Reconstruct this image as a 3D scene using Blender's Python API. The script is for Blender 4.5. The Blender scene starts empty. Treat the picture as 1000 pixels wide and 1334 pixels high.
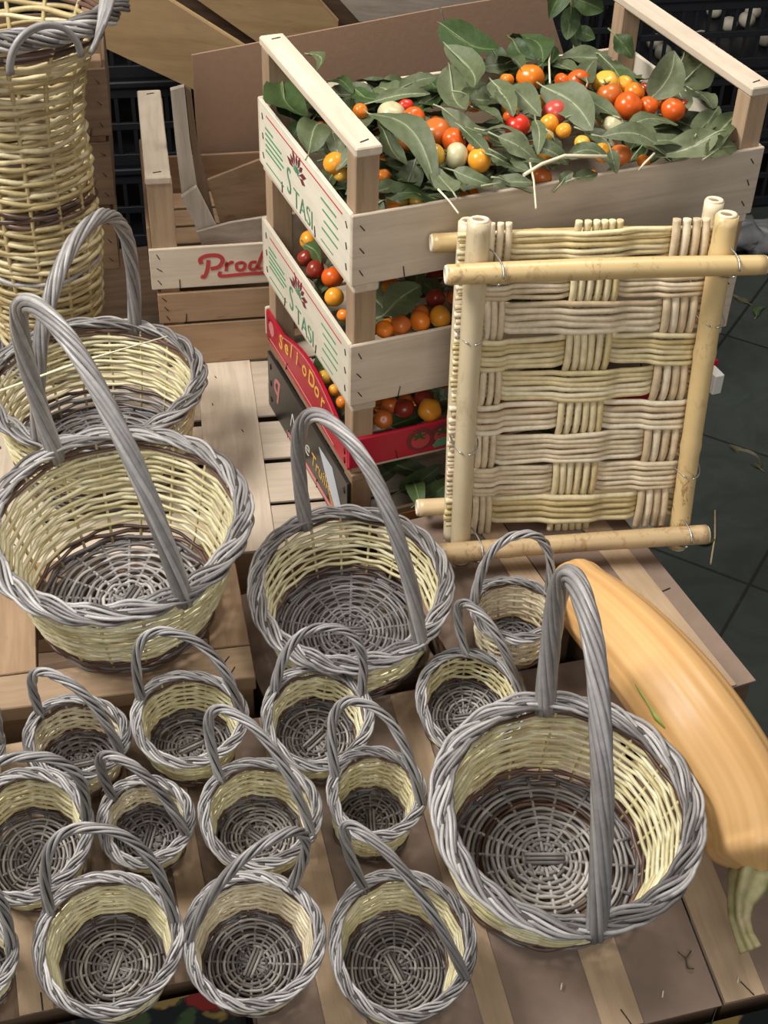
import bpy, math, random
import numpy as np
from mathutils import Matrix, Vector
random.seed(7); rng = np.random.default_rng(7)
PI = math.pi
scn = bpy.context.scene
COL = scn.collection

# ------------------------------------------------------------------ camera model
f = 1805.; th = math.radians(40.04); ro = math.radians(1.93); CZ = 1.75
fw = np.array([0, math.cos(th), -math.sin(th)]); up_ = np.array([0, math.sin(th), math.cos(th)]); rr_ = np.array([1., 0, 0])
R2 = math.cos(ro)*rr_ + math.sin(ro)*up_; U2 = -math.sin(ro)*rr_ + math.cos(ro)*up_
C = np.array([0, 0, CZ])
def ray(x, y): return fw*f + R2*(x-500) + U2*(667-y)
def at_z(x, y, z):
    d = ray(x, y); return C + d*(z-CZ)/d[2]
def at_plane(x, y, p, n):
    d = ray(x, y); return C + d*(np.dot(np.array(p)-C, n)/np.dot(d, n))
def pr(P):
    P = np.array(P)-C; z = P@fw; return np.array([500+f*(P@R2)/z, 667-f*(P@U2)/z])
def nrm(v):
    v = np.array(v, float); return v/np.linalg.norm(v)
SK = 1.065
def L(z): return CZ-(CZ-z)*SK
def V3(*a): return np.array(a, float)

cam = bpy.data.cameras.new('camera'); co = bpy.data.objects.new('camera', cam); COL.objects.link(co)
M = Matrix.Identity(4)
for i, v in enumerate((R2, U2, -fw)):
    for k in range(3): M[k][i] = v[k]
M[2][3] = CZ
co.matrix_world = M
cam.sensor_fit = 'VERTICAL'; cam.sensor_height = 36; cam.lens = 36*f/1334; cam.clip_start = .02
scn.camera = co

# ------------------------------------------------------------------ materials
def new_mat(name):
    m = bpy.data.materials.new(name); m.use_nodes = True
    nt = m.node_tree; nt.nodes.clear()
    o = nt.nodes.new('ShaderNodeOutputMaterial'); b = nt.nodes.new('ShaderNodeBsdfPrincipled')
    nt.links.new(b.outputs[0], o.inputs[0]); return m, nt, b
def ramp(nt, stops):
    r = nt.nodes.new('ShaderNodeValToRGB'); e = r.color_ramp.elements
    while len(e) < len(stops): e.new(.5)
    for i, (p, c) in enumerate(stops): e[i].position = p; e[i].color = (*c, 1)
    return r
def noise(nt, scale, vec=None, detail=4, rough=.6, dist=0):
    n = nt.nodes.new('ShaderNodeTexNoise'); n.inputs['Scale'].default_value = scale
    n.inputs['Detail'].default_value = detail; n.inputs['Roughness'].default_value = rough; n.inputs['Distortion'].default_value = dist
    if vec is not None: nt.links.new(vec, n.inputs['Vector'])
    return n
def mapping(nt, scale=(1, 1, 1), rot=(0, 0, 0), out='Object'):
    t = nt.nodes.new('ShaderNodeTexCoord'); m = nt.nodes.new('ShaderNodeMapping')
    m.inputs['Scale'].default_value = scale; m.inputs['Rotation'].default_value = rot
    nt.links.new(t.outputs[out], m.inputs['Vector']); return m.outputs[0]
def mixc(nt, fac, a, b, mode='MIX'):
    x = nt.nodes.new('ShaderNodeMix'); x.data_type = 'RGBA'; x.blend_type = mode
    for s, v in ((0, fac), (6, a), (7, b)):
        if hasattr(v, 'links'): nt.links.new(v, x.inputs[s])
        elif s == 0: x.inputs[0].default_value = v
        else: x.inputs[s].default_value = (*v, 1)
    return x.outputs[2]
def bump(nt, b, h, strength=.3, dist=.001):
    n = nt.nodes.new('ShaderNodeBump'); n.inputs['Strength'].default_value = strength; n.inputs['Distance'].default_value = dist
    nt.links.new(h, n.inputs['Height']); nt.links.new(n.outputs[0], b.inputs['Normal'])

def wicker(name, stops, rough=.5, spot=None):
    """peeled or barked willow: one tone per rod (attribute) with streaks"""
    m, nt, b = new_mat(name)
    a = nt.nodes.new('ShaderNodeAttribute'); a.attribute_name = 'tint'
    r = ramp(nt, stops); nt.links.new(a.outputs['Fac'], r.inputs[0])
    n = noise(nt, 90, mapping(nt), 3); n2 = noise(nt, 400, mapping(nt), 2)
    c = mixc(nt, n.outputs['Fac'], (.62, .62, .62), (1.25, 1.25, 1.25))
    c = mixc(nt, 1., r.outputs[0], c, 'MULTIPLY')
    if spot:
        rp = ramp(nt, [(.66, (0, 0, 0)), (.74, (1, 1, 1))]); nn = noise(nt, 45, mapping(nt), 3); nt.links.new(nn.outputs['Fac'], rp.inputs[0])
        c = mixc(nt, rp.outputs[0], c, spot)
    nt.links.new(c, b.inputs['Base Color']); b.inputs['Roughness'].default_value = rough
    bump(nt, b, n2.outputs['Fac'], .25, .0006); return m
def wood(name, c1, c2, axis=0, spots=0., rough=.7, knot=None, s=1.):
    m, nt, b = new_mat(name)
    sc = [70*s]*3; sc[axis] = 5*s
    v = mapping(nt, tuple(sc)); n = noise(nt, 1., v, 5, .65, .6)
    v2 = mapping(nt, (9, 9, 9)); n2 = noise(nt, 1., v2, 3)
    a = nt.nodes.new('ShaderNodeAttribute'); a.attribute_name = 'tint'
    r = ramp(nt, [(.3, c2), (.62, c1)]); nt.links.new(n.outputs['Fac'], r.inputs[0])
    c = mixc(nt, n2.outputs['Fac'], (.78, .77, .76), (1.16, 1.16, 1.16)); c = mixc(nt, 1., r.outputs[0], c, 'MULTIPLY')
    t = mixc(nt, a.outputs['Fac'], (.82, .8, .78), (1.12, 1.12, 1.12)); c = mixc(nt, 1., c, t, 'MULTIPLY')
    if spots:
        sc = [60]*3; sc[axis] = 18
        nn = noise(nt, 1., mapping(nt, tuple(sc)), 4, .7); rp = ramp(nt, [(.62, (0, 0, 0)), (.75, (spots, spots, spots))]); nt.links.new(nn.outputs['Fac'], rp.inputs[0])
        c = mixc(nt, rp.outputs[0], c, knot or (.09, .05, .025))
    nt.links.new(c, b.inputs['Base Color']); b.inputs['Roughness'].default_value = rough
    bump(nt, b, n.outputs['Fac'], .35, .0012); return m
def plain(name, c, rough=.6, var=.15, scale=25, bmp=.0, metal=0., spec=.5):
    m, nt, b = new_mat(name)
    n = noise(nt, scale, mapping(nt), 4)
    k = mixc(nt, n.outputs['Fac'], (1-2*var,)*3, (1+2*var,)*3); k = mixc(nt, 1., c, k, 'MULTIPLY')
    nt.links.new(k, b.inputs['Base Color']); b.inputs['Roughness'].default_value = rough; b.inputs['Metallic'].default_value = metal
    b.inputs['Specular IOR Level'].default_value = spec
    if bmp: bump(nt, b, n.outputs['Fac'], bmp, .002)
    return m

CREAM = wicker('peeled_willow', [(0, (.54, .45, .22)), (.35, (.70, .63, .37)), (.7, (.81, .75, .49)), (1, (.88, .83, .62))], .42)
TAN = wicker('old_willow', [(0, (.42, .31, .14)), (.5, (.55, .43, .22)), (1, (.66, .56, .34))], .45)
TANP = wicker('pale_willow', [(0, (.56, .46, .30)), (.5, (.74, .65, .45)), (1, (.86, .79, .60))], .45)
GREY = wicker('grey_willow', [(0, (.09, .08, .078)), (.4, (.21, .19, .185)), (.75, (.35, .325, .315)), (1, (.54, .51, .48))], .4)
GREYR = wicker('grey_willow_rim', [(0, (.06, .052, .048)), (.2, (.17, .155, .15)), (.6, (.29, .275, .27)), (1, (.50, .48, .465))], .38)
DARKG = wicker('dark_grey_willow', [(0, (.09, .08, .08)), (.5, (.17, .155, .155)), (1, (.27, .25, .25))], .4)
BROWN = wicker('brown_willow', [(0, (.045, .024, .018)), (.5, (.10, .055, .04)), (1, (.19, .11, .08))], .4)

PALE = [wood('pale_poplar_%s' % a, (.66, .56, .44), (.52, .43, .33), i, .25, knot=(.30, .23, .16)) for i, a in enumerate('xyz')]
POST = [wood('poplar_post_%s' % a, (.43, .30, .19), (.32, .22, .135), i, .25, knot=(.2, .13, .08), s=1.4) for i, a in enumerate('xyz')]
BRN = [wood('brown_poplar_%s' % a, (.38, .25, .15), (.27, .17, .095), i, .5) for i, a in enumerate('xyz')]
DBR = [wood('dark_poplar_%s' % a, (.2, .13, .08), (.12, .075, .045), i, .5) for i, a in enumerate('xyz')]
LABELW = [wood('washed_poplar_%s' % a, (.76, .71, .58), (.68, .62, .50), i, .0) for i, a in enumerate('xyz')]
GREYW = [wood('weathered_poplar_%s' % a, (.56, .49, .41), (.40, .34, .28), i, .2, knot=(.2, .17, .14)) for i, a in enumerate('xyz')]
PLY = [wood('golden_plywood_%s' % a, (.60, .41, .21), (.48, .31, .15), i, .35, knot=(.25, .12, .04), s=.5) for i, a in enumerate('xyz')]
STAPLE = plain('staple_steel', (.05, .04, .035), .5, .1, metal=.6)
WIRE = plain('tie_wire', (.42, .42, .40), .35, .1, metal=.8)
HARD = plain('hardboard', (.225, .158, .118), .75, .10, 40, .2)
CARD = plain('cardboard', (.315, .195, .125), .85, .06, 120, .15)
REDL = plain('red_lacquered_board', (.42, .006, .028), .35, .08)
BLKL = plain('black_printed_board', (.022, .02, .018), .35, .1)
BLKP = plain('black_plastic', (.012, .013, .016), .4, .1)
GREENI = plain('green_ink', (.10, .27, .15), .7, .05)
REDI = plain('red_ink', (.48, .05, .05), .7, .05)
WINE = plain('wine_ink', (.16, .025, .03), .7, .05)
YELI = plain('gold_ink', (.78, .46, .08), .5, .05)
WHI = plain('white_ink', (.72, .70, .64), .5, .05)
PINKI = plain('pink_ink', (.62, .22, .2), .6, .05)
BLUEI = plain('pale_blue_label', (.52, .56, .62), .5, .08)
ORGI = plain('orange_ink', (.5, .22, .07), .6, .1)

def leafmat(name, c1, c2, vein):
    m, nt, b = new_mat(name)
    a = nt.nodes.new('ShaderNodeAttribute'); a.attribute_name = 'tint'
    r = ramp(nt, [(0, c1), (.9, c2), (.93, vein)]); nt.links.new(a.outputs['Fac'], r.inputs[0])
    n = noise(nt, 60, mapping(nt), 3); k = mixc(nt, n.outputs['Fac'], (.7,)*3, (1.3,)*3); c = mixc(nt, 1., r.outputs[0], k, 'MULTIPLY')
    nt.links.new(c, b.inputs['Base Color']); b.inputs['Roughness'].default_value = .55
    bump(nt, b, n.outputs['Fac'], .5, .003); return m
LEAF = [leafmat('leaf_grey_green', (.048, .068, .024), (.110, .132, .060), (.27, .30, .17)),
        leafmat('leaf_dull_green', (.070, .090, .040), (.145, .165, .085), (.32, .34, .21)),
        leafmat('leaf_deep_green', (.025, .052, .012), (.058, .095, .026), (.16, .20, .08))]
DRYL = leafmat('dry_leaf', (.05, .045, .02), (.09, .075, .035), (.15, .12, .06))
def fruit(name, c, c2=None, sc=35):
    m, nt, b = new_mat(name); n = noise(nt, sc, mapping(nt), 3)
    r = ramp(nt, [(.35, c), (.7, c2 or tuple(min(1, x*1.2) for x in c))]); nt.links.new(n.outputs['Fac'], r.inputs[0])
    nt.links.new(r.outputs[0], b.inputs['Base Color']); b.inputs['Roughness'].default_value = .25
    b.inputs['Subsurface Weight'].default_value = .0
    return m
FR = {'orange': fruit('orange_skin', (.72, .17, .015), (.80, .25, .02)), 'yellow-orange': fruit('amber_skin', (.80, .30, .02), (.85, .38, .04)),
      'orange-red': fruit('orange_red_skin', (.68, .085, .012), (.72, .15, .015)), 'red': fruit('red_skin', (.62, .025, .012), (.66, .05, .02)),
      'yellow': fruit('yellow_skin', (.75, .46, .06), (.72, .36, .05)), 'pale green': fruit('pale_green_skin', (.50, .48, .28), (.60, .52, .30)),
      'brownish orange': fruit('brown_orange_skin', (.48, .11, .02), (.60, .17, .03)), 'olive': fruit('olive_skin', (.25, .17, .04), (.36, .24, .06)),
      'pinkish red': fruit('pinkish_skin', (.50, .06, .05), (.55, .10, .06)), 'dark red': fruit('dark_red_skin', (.22, .025, .012), (.30, .04, .02))}
CALYX = plain('dry_calyx', (.16, .15, .06), .7)

# ------------------------------------------------------------------ mesh builder
class MB:
    def __init__(s): s.v = []; s.q = []; s.qm = []; s.qs = []; s.t = []; s.n = 0; s.ng = []
    def addv(s, v, tint):
        v = np.asarray(v, float).reshape(-1, 3); k = s.n; s.v.append(v); s.n += len(v)
        s.t.append(np.full(len(v), tint) if np.isscalar(tint) else np.asarray(tint, float)); return k
    def quads(s, q, mi=0, smooth=True):
        q = np.asarray(q, int).reshape(-1, 4); s.q.append(q); s.qm.append(np.full(len(q), mi)); s.qs.append(np.full(len(q), smooth))
    def tube(s, P, r, sides=6, closed=False, mi=0, tint=None, flat=1., ref=None, tintv=None):
        P = np.asarray(P, float); n = len(P)
        if tint is None: tint = rng.random()
        if closed: T = np.roll(P, -1, 0)-np.roll(P, 1, 0)
        else: T = np.gradient(P, axis=0)
        T /= np.linalg.norm(T, axis=1)[:, None]+1e-12
        if ref is None:
            Q = P-P.mean(0); w, vec = np.linalg.eigh(Q.T@Q); ref = vec[:, 0]
            if abs(w[1]) < 1e-3*abs(w[2]):
                t0 = nrm(P[-1]-P[0]); ref = np.cross(t0, V3(0, 0, 1)) if abs(t0[2]) < .9 else V3(1, 0, 0)
        S = np.cross(T, ref); S /= np.linalg.norm(S, axis=1)[:, None]+1e-12
        B = np.cross(T, S)
        rad = np.broadcast_to(np.asarray(r, float), (n,))[:, None]
        a = np.arange(sides)*2*PI/sides
        ring = P[:, None, :]+rad[:, :, None]*(S[:, None, :]*np.cos(a)[None, :, None]+B[:, None, :]*np.sin(a)[None, :, None]*flat)
        tv = tint if tintv is None else np.repeat(tintv, sides)
        k = s.addv(ring, tv)
        idx = np.arange(n*sides).reshape(n, sides)+k
        A = idx if closed else idx[:-1]; Bn = np.roll(idx, -1, 0) if closed else idx[1:]
        s.quads(np.stack([A, np.roll(A, -1, 1), np.roll(Bn, -1, 1), Bn], -1), mi)
        if not closed: s.ng.append((list(idx[0][::-1]), mi, False)); s.ng.append((list(idx[-1]), mi, False))
    def box(s, lo, hi, mi=0, tint=None, M=None, bevel=0):
        lo = np.asarray(lo, float); hi = np.asarray(hi, float)
        if tint is None: tint = rng.random()
        if bevel:
            b = min(bevel, (hi-lo).min()*.45)
            # chamfered box: three-layer profile around z
            def ringz(z, ins):
                x0, y0, x1, y1 = lo[0]+ins, lo[1]+ins, hi[0]-ins, hi[1]-ins; c = b*.8
                return [(x0+c, y0, z), (x1-c, y0, z), (x1, y0+c, z), (x1, y1-c, z), (x1-c, y1, z), (x0+c, y1, z), (x0, y1-c, z), (x0, y0+c, z)]
            v = np.array(ringz(lo[2], b*.6)+ringz(lo[2]+b, 0)+ringz(hi[2]-b, 0)+ringz(hi[2], b*.6))
            if M is not None: v = v@M[0].T+M[1]
            k = s.addv(v, tint); i = np.arange(32).reshape(4, 8)+k
            A = i[:-1]; B = i[1:]
            s.quads(np.stack([A, np.roll(A, -1, 1), np.roll(B, -1, 1), B], -1), mi, False)
            s.ng.append((list(i[0][::-1]), mi, False)); s.ng.append((list(i[3]), mi, False)); return
        v = np.array([(x, y, z) for z in (lo[2], hi[2]) for y in (lo[1], hi[1]) for x in (lo[0], hi[0])])
        if M is not None: v = v@M[0].T+M[1]
        k = s.addv(v, tint)
        s.quads(np.array([[0, 2, 3, 1], [4, 5, 7, 6], [0, 1, 5, 4], [2, 6, 7, 3], [0, 4, 6, 2], [1, 3, 7, 5]])+k, mi, False)
    def prism(s, poly, d, mi=0, tint=.5):
        """poly (n,3) outline extruded by vector d"""
        p = np.asarray(poly, float); n = len(p); k = s.addv(np.vstack([p, p+np.asarray(d)]), tint)
        a = np.arange(n)+k; b = a+n
        s.quads(np.stack([a, np.roll(a, -1), np.roll(b, -1), b], -1), mi, False)
        s.ng.append((list(a[::-1]), mi, False)); s.ng.append((list(b), mi, False))
    def grid(s, G, mi=0, tint=.5, smooth=True, thick=0.):
        G = np.asarray(G, float); h, w = G.shape[:2]
        k = s.addv(G, tint); i = np.arange(h*w).reshape(h, w)+k
        s.quads(np.stack([i[:-1, :-1], i[:-1, 1:], i[1:, 1:], i[1:, :-1]], -1), mi, smooth)
    def build(s, name, mats, parent=None, M=None):
        me = bpy.data.meshes.new(name)
        V = np.vstack(s.v); me.vertices.add(len(V)); me.vertices.foreach_set('co', V.ravel())
        Q = np.vstack(s.q) if s.q else np.zeros((0, 4), int)
        loops = Q.ravel().tolist() if len(s.ng) and len(Q) < 50 else Q.ravel()
        nl = np.array([len(g[0]) for g in s.ng], int)
        allL = np.concatenate([np.asarray(loops, int)]+[np.array(g[0], int) for g in s.ng]) if s.ng else np.asarray(loops, int)
        tot = np.concatenate([np.full(len(Q), 4), nl]).astype(int); st = np.concatenate([[0], np.cumsum(tot)[:-1]]).astype(int)
        me.loops.add(len(allL)); me.loops.foreach_set('vertex_index', allL.astype(np.int32))
        me.polygons.add(len(tot)); me.polygons.foreach_set('loop_start', st.astype(np.int32)); me.polygons.foreach_set('loop_total', tot.astype(np.int32))
        mi = np.concatenate((s.qm if s.q else [])+[np.array([g[1] for g in s.ng], int)]).astype(np.int32)
        sm = np.concatenate((s.qs if s.q else [])+[np.array([g[2] for g in s.ng], bool)]).astype(bool)
        me.polygons.foreach_set('material_index', mi); me.polygons.foreach_set('use_smooth', sm)
        if not isinstance(mats, (list, tuple)): mats = [mats]
        for m in mats: me.materials.append(m)
        at = me.attributes.new('tint', 'FLOAT', 'POINT'); at.data.foreach_set('value', np.concatenate(s.t).astype(np.float32))
        me.update(); me.validate()
        o = bpy.data.objects.new(name, me); COL.objects.link(o)
        if parent is not None: o.parent = parent
        if M is not None: o.matrix_local = M
        return o
def mat4(R, o):
    M = Matrix.Identity(4)
    for i in range(3):
        for k in range(3): M[i][k] = R[i][k]
        M[i][3] = o[i]
    return M
def thing(name, label, cat, R=None, o=(0, 0, 0), group=None):
    e = bpy.data.objects.new(name, None); COL.objects.link(e); e.empty_display_size = .03
    e.matrix_world = mat4(np.eye(3) if R is None else R, o); e['label'] = label; e['category'] = cat
    if group: e['group'] = group
    return e
def tag(o, label, cat, group=None, kind=None):
    if label: o['label'] = label
    if cat: o['category'] = cat
    if group: o['group'] = group
    if kind: o['kind'] = kind
    return o
def struct(o): o['kind'] = 'structure'; return o
def txt(body, size, mat, parent, o, xd, ud, shear=0., sx=1., name='lettering', bold=0., thick=.0003):
    c = bpy.data.curves.new('t', 'FONT'); c.body = body; c.size = size; c.shear = shear; c.extrude = thick; c.offset = bold; c.resolution_u = 3
    t = bpy.data.objects.new('t', c); COL.objects.link(t)
    bpy.context.view_layer.update()
    me = bpy.data.meshes.new_from_object(t.evaluated_get(bpy.context.evaluated_depsgraph_get())); bpy.data.objects.remove(t)
    me.materials.clear(); me.materials.append(mat)
    ob = bpy.data.objects.new(name, me); COL.objects.link(ob); ob.parent = parent
    xd = nrm(xd); ud = nrm(ud); R = np.stack([xd*sx, ud, np.cross(xd, ud)], 1); ob.matrix_local = mat4(R, o); return ob
def ribbon(mb, pts, w, nrmv, mi=0, n=8, th_=.0004):
    """flat stroke drawn on a surface through control points (Catmull-Rom)"""
    P = np.array(pts, float); P = np.vstack([2*P[0]-P[1], P, 2*P[-1]-P[-2]]); out = []
    for i in range(1, len(P)-2):
        for t in np.linspace(0, 1, n, endpoint=False):
            out.append(.5*((2*P[i])+(-P[i-1]+P[i+1])*t+(2*P[i-1]-5*P[i]+4*P[i+1]-P[i+2])*t*t+(-P[i-1]+3*P[i]-3*P[i+1]+P[i+2])*t**3))
    out.append(P[-2]); mb.tube(np.array(out), w/2, 6, False, mi, .5, flat=1., ref=None) if False else None
    Q = np.array(out); T = np.gradient(Q, axis=0); T /= np.linalg.norm(T, axis=1)[:, None]+1e-9
    S = np.cross(nrmv, T); w = np.broadcast_to(w, (len(Q),))[:, None]
    a = Q+S*w/2; b = Q-S*w/2; N = np.array(nrmv)*th_
    mb.grid(np.stack([a, a+N, b+N, b], 1), mi, .5, False)

# ------------------------------------------------------------------ baskets
def basket(name, label, cat, group, rim, w, hpx, plane, hr=.52, tilt=5., N=14, rod=.0017, rb=.78, rimr=.0085, strands=(3, 3),
           handle=None, hk=None, hmode='perp', hr_r=.0065, hturn=5, band=(.14, .24, .86), mats=None, floorstripe=(), prof=.75, hand2=None, tiltaz=None):
    p0, n = plane; n = nrm(n)
    # axis: plane normal tipped toward the viewer (or in given azimuth)
    tc = V3(0, -1, 0) if tiltaz is None else V3(math.sin(math.radians(tiltaz)), -math.cos(math.radians(tiltaz)), 0)
    ax = nrm(n*math.cos(math.radians(tilt))+nrm(tc-n*(tc@n))*math.sin(math.radians(tilt)))
    D0 = 1.3; 
    for _ in range(6):
        Ro = w*D0/f/2; h = 2*Ro*hr; lift = (Ro*rb+.004)*math.sin(math.radians(abs(tilt)))+.0008
        c = at_plane(rim[0], rim[1], p0+n*(lift)+ax*h-0*n, n) ; c = at_plane(rim[0], rim[1], p0+n*(lift+(ax@n)*h), n); D0 = (c-C)@fw
    X = nrm(V3(1, 0, 0)-ax*ax[0]); Y = np.cross(ax, X); R = np.stack([X, Y, ax], 1)
    # fit ovalness so the rim's apparent height matches
    t = np.linspace(0, 2*PI, 60, endpoint=False)
    E = np.array([pr(c+X*Ro*math.cos(a)+Y*Ro*math.sin(a)+ax*rimr*.6*0) for a in t]); act = np.ptp(E[:, 1]); ov = min(1.14, max(.9, (hpx-2)/act)) if hpx else 1.
    base = c-ax*h
    Rc = Ro-rimr*1.0; rd = rod
    root = thing(name, label, cat, R, base, group)
    ovf = lambda P: P*np.array([1, ov, 1])
    m_cream, m_grey, m_brown, m_floor, m_rim = mats or (CREAM, DARKG, BROWN, GREY, GREYR)
    rw = Rc-rimr*.35; rb_ = Ro*rb
    ph0 = rng.random()*6
    def rad(s): return rb_+(rw-rb_)*(max(s, 0.)**prof)
    hw = h-rimr*.9
    z0 = rd*3.2; pitch = rd*2*1.24; rows = max(6, int(round((hw-z0)/pitch))); ns = N*6; TH = np.arange(ns)*2*PI/ns
    wall = MB(); poly = 1-.35*(1-np.cos(PI/N)/np.cos(((TH*1+ph0) % (2*PI/N))-PI/N))
    for i in range(rows):
        s_ = (i+.5)/rows; z = z0+(hw-z0)*s_
        sn = np.sin(N/2*(TH+ph0)+PI*i); rr = rad(s_)*poly+rd*.72*np.sign(sn)*np.abs(sn)**.7+.0005*np.sin(TH*3+rng.random()*6)
        zz = z+rd*.22*np.sin(N*(TH+ph0)+rng.random()*6)+rd*.45*np.sin(2*TH+rng.random()*6)
        mi = 1 if s_ < band[0] else 2 if (s_ < band[1] or s_ > band[2]) else 0
        # each round is several rods laid end to end: change of tone between them
        k = rng.integers(2, 5); cuts = np.sort(rng.random(k))*ns; tones = rng.random(k+1)*.8+.1
        tv = tones[np.searchsorted(cuts, np.arange(ns))]; tv = tv*.9+.05
        rv = rd*(.92+.16*rng.random())*(1+.08*np.sin(TH*2+rng.random()*6))
        wall.tube(ovf(np.stack([rr*np.cos(TH), rr*np.sin(TH), zz], 1)), rv, 6, True, mi, tintv=tv, ref=V3(0, 0, 1))
    for k in range(N):
        a = (k*2*PI/N)*1-ph0+PI/N*0
        a = 2*PI*k/N-ph0+PI/N
        zz = np.linspace(rd*2, hw, 7); ra = np.array([rad((z-z0)/(hw-z0)) for z in zz])-rd*.0
        wall.tube(ovf(np.stack([ra*math.cos(a), ra*math.sin(a), zz], 1)), rd*.85, 5, False, 0, tint=rng.random()*.25)
    wall.build('woven_wall', [m_cream, m_grey, m_brown, m_rim], root)
    fl = MB(); fp = rd*2*1.12; nr = int((rb_-rd*3)/fp); ncore = 2
    fz = rd*2.4
    Nf = N if N % 2 == 0 else N+1
    for i in range(ncore, nr):
        r0 = rd*3+fp*i; seg = max(24, int(ns*min(1, .35+i/nr))); T2 = np.arange(seg)*2*PI/seg
        k = 8 if i < nr*.3 else Nf//2*1.
        k = int(k)
        zz = fz+rd*.85*np.sin(k*(T2+ph0)+PI*i)+.05*rb_*0; rr = r0+rd*.35*np.sin(3*T2+rng.random()*6)
        mi = 0
        for lo, hi in floorstripe:
            if lo < r0/rb_ < hi: mi = 1
        k2 = rng.integers(1, 4); cuts = np.sort(rng.random(k2))*seg; tones = rng.random(k2+1)
        tv = tones[np.searchsorted(cuts, np.arange(seg))]
        fl.tube(ovf(np.stack([rr*np.cos(T2), rr*np.sin(T2), zz], 1)), rd*.95, 5, True, mi, tintv=tv, ref=V3(0, 0, 1))
    for k in range(Nf):
        a = 2*PI*k/Nf+ph0; q = np.linspace(rd*4, rb_, 5)
        fl.tube(ovf(np.stack([q*math.cos(a), q*math.sin(a), np.full(5, fz-rd*.2)], 1)), rd*.9, 5, False, 0, tint=rng.random()*.5+.4)
    w_ = rd*3+fp*(ncore+.6); a0 = rng.random()*3
    for s2 in (0, 1):
        for j in range(-1, 2):
            d = np.array([math.cos(a0+s2*PI/2), math.sin(a0+s2*PI/2), 0]); e = np.array([-d[1], d[0], 0])
            q = np.linspace(-w_, w_, 5)[:, None]
            fl.tube(ovf(q*d+e*j*rd*2.1+V3(0, 0, fz+(rd*.9 if s2 else -rd*.6))), rd, 5, False, 0, tint=rng.random())
    # foot ring under the wall
    for j, (rr, zz) in enumerate(((rb_+rd*.6, rd*1.1), (rb_-rd*.9, rd*1.1), (rb_+rd*1.0, rd*2.6))):
        fl.tube(ovf(np.stack([(rr+rd*.8*np.sin(N*TH/2+j*2))*np.cos(TH), (rr+rd*.8*np.sin(N*TH/2+j*2))*np.sin(TH), zz+rd*.5*np.sin(N*TH+j)], 1)), rd*1.05, 6, True, 0 if j < 2 else 1, tint=.35+.3*rng.random(), ref=V3(0, 0, 1))
    fl.build('woven_base', [m_floor, m_brown, m_cream], root)
    # braided rim
    rm = MB(); nb, per = strands; turns = max(5, int(round(2*PI*Rc/(rimr*12))))
    n2 = turns*26; T3 = np.arange(n2)*2*PI/n2; rs = rimr/(1.9 if per <= 3 else 2.15)/1.0
    pr_ = rimr*.235*(1.05 if per <= 3 else .86)
    for b_ in range(nb):
        phi = turns*T3/1.+2*PI*b_/nb
        lat = rimr*.62*np.sin(phi); vz = rimr*.42*np.cos(phi)
        for j in range(per):
            off = (j-(per-1)/2)*pr_*2.15
            # rods lie side by side across the strand
            la = lat+off*np.abs(np.cos(phi))*.55+off*.45; vv = vz+off*.5*np.sin(phi)+pr_*.6*((j % 2)-.5)
            rr = Rc+la+.0012*np.sin(3*T3+1)+rimr*.07*np.sin(7*T3+j*2+b_); zz = h-rimr*.35+vv-la*.25
            k2 = rng.integers(2, 5); cuts = np.sort(rng.random(k2))*n2; tones = rng.random(k2+1)*.85+.1
            tv = tones[np.searchsorted(cuts, np.arange(n2))]
            rm.tube(ovf(np.stack([rr*np.cos(T3), rr*np.sin(T3), zz], 1)), pr_*(.95+.1*rng.random()), 6, True, 0, tintv=tv, ref=V3(0, 0, 1))
    rm.tube(ovf(np.stack([Rc*np.cos(T3), Rc*np.sin(T3), np.full(n2, h-rimr*.45)], 1)), rimr*.42, 6, True, 0, tint=.0, ref=V3(0, 0, 1))  # added dark core: paints the shade in the gaps between rim rods
    rm.build('braided_rim', [m_rim], root)
    def local(P): return (np.asarray(P)-base)@R
    def do_handle(hd, mode, hr_r, hturn, nst=(3, 2)):
        f1, apx, f2 = hd
        F = []
        for q in (f1, f2):
            P = local(at_plane(q[0], q[1], c, ax)); a = math.atan2(P[1]/ov, P[0]); F.append(ovf(np.array([math.cos(a)*(Rc-rimr*.1), math.sin(a)*(Rc-rimr*.1), h])))
        mid = (F[0]+F[1])/2; ch = (F[1]-F[0])/2; cu = nrm(ch); mperp = np.cross(V3(0, 0, 1), cu)
        lc_ = np.linalg.norm(ch)
        # height: where the sight line to the arch top passes closest to the upright through the middle of the feet
        d_ = R.T@nrm(ray(*apx)); o_ = local(C)-mid; dxy = d_[:2]; tt_ = -(o_[:2]@dxy)/(dxy@dxy+1e-9); hh = (o_+d_*tt_)[2]
        hh = min(max(hh, (.75 if hk is None else hk)*lc_), (1.75 if hk is None else hk)*lc_)
        A = o_+d_*((hh-o_[2])/d_[2]); hor = np.linalg.norm(A[:2]); lim = hh*1.0
        if hor > lim: A[:2] *= lim/hor
        t = np.linspace(-.035, PI+.035, 90); c_, s_ = np.cos(t), np.sin(t)
        sc_ = np.sign(c_)*np.abs(c_)**.88; ss = np.sign(s_)*np.abs(s_)**.85
        base_p = mid-ch*sc_[:, None]*(1-.0*ss[:, None])+A*ss[:, None]
        T = np.gradient(base_p, axis=0); T /= np.linalg.norm(T, axis=1)[:, None]
        nref = nrm(np.cross(ch, A)); S = np.cross(T, nref)
        hb = MB(); nb, per = nst; u = np.linspace(0, 1, 90)
        fade = 1.0
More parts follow.
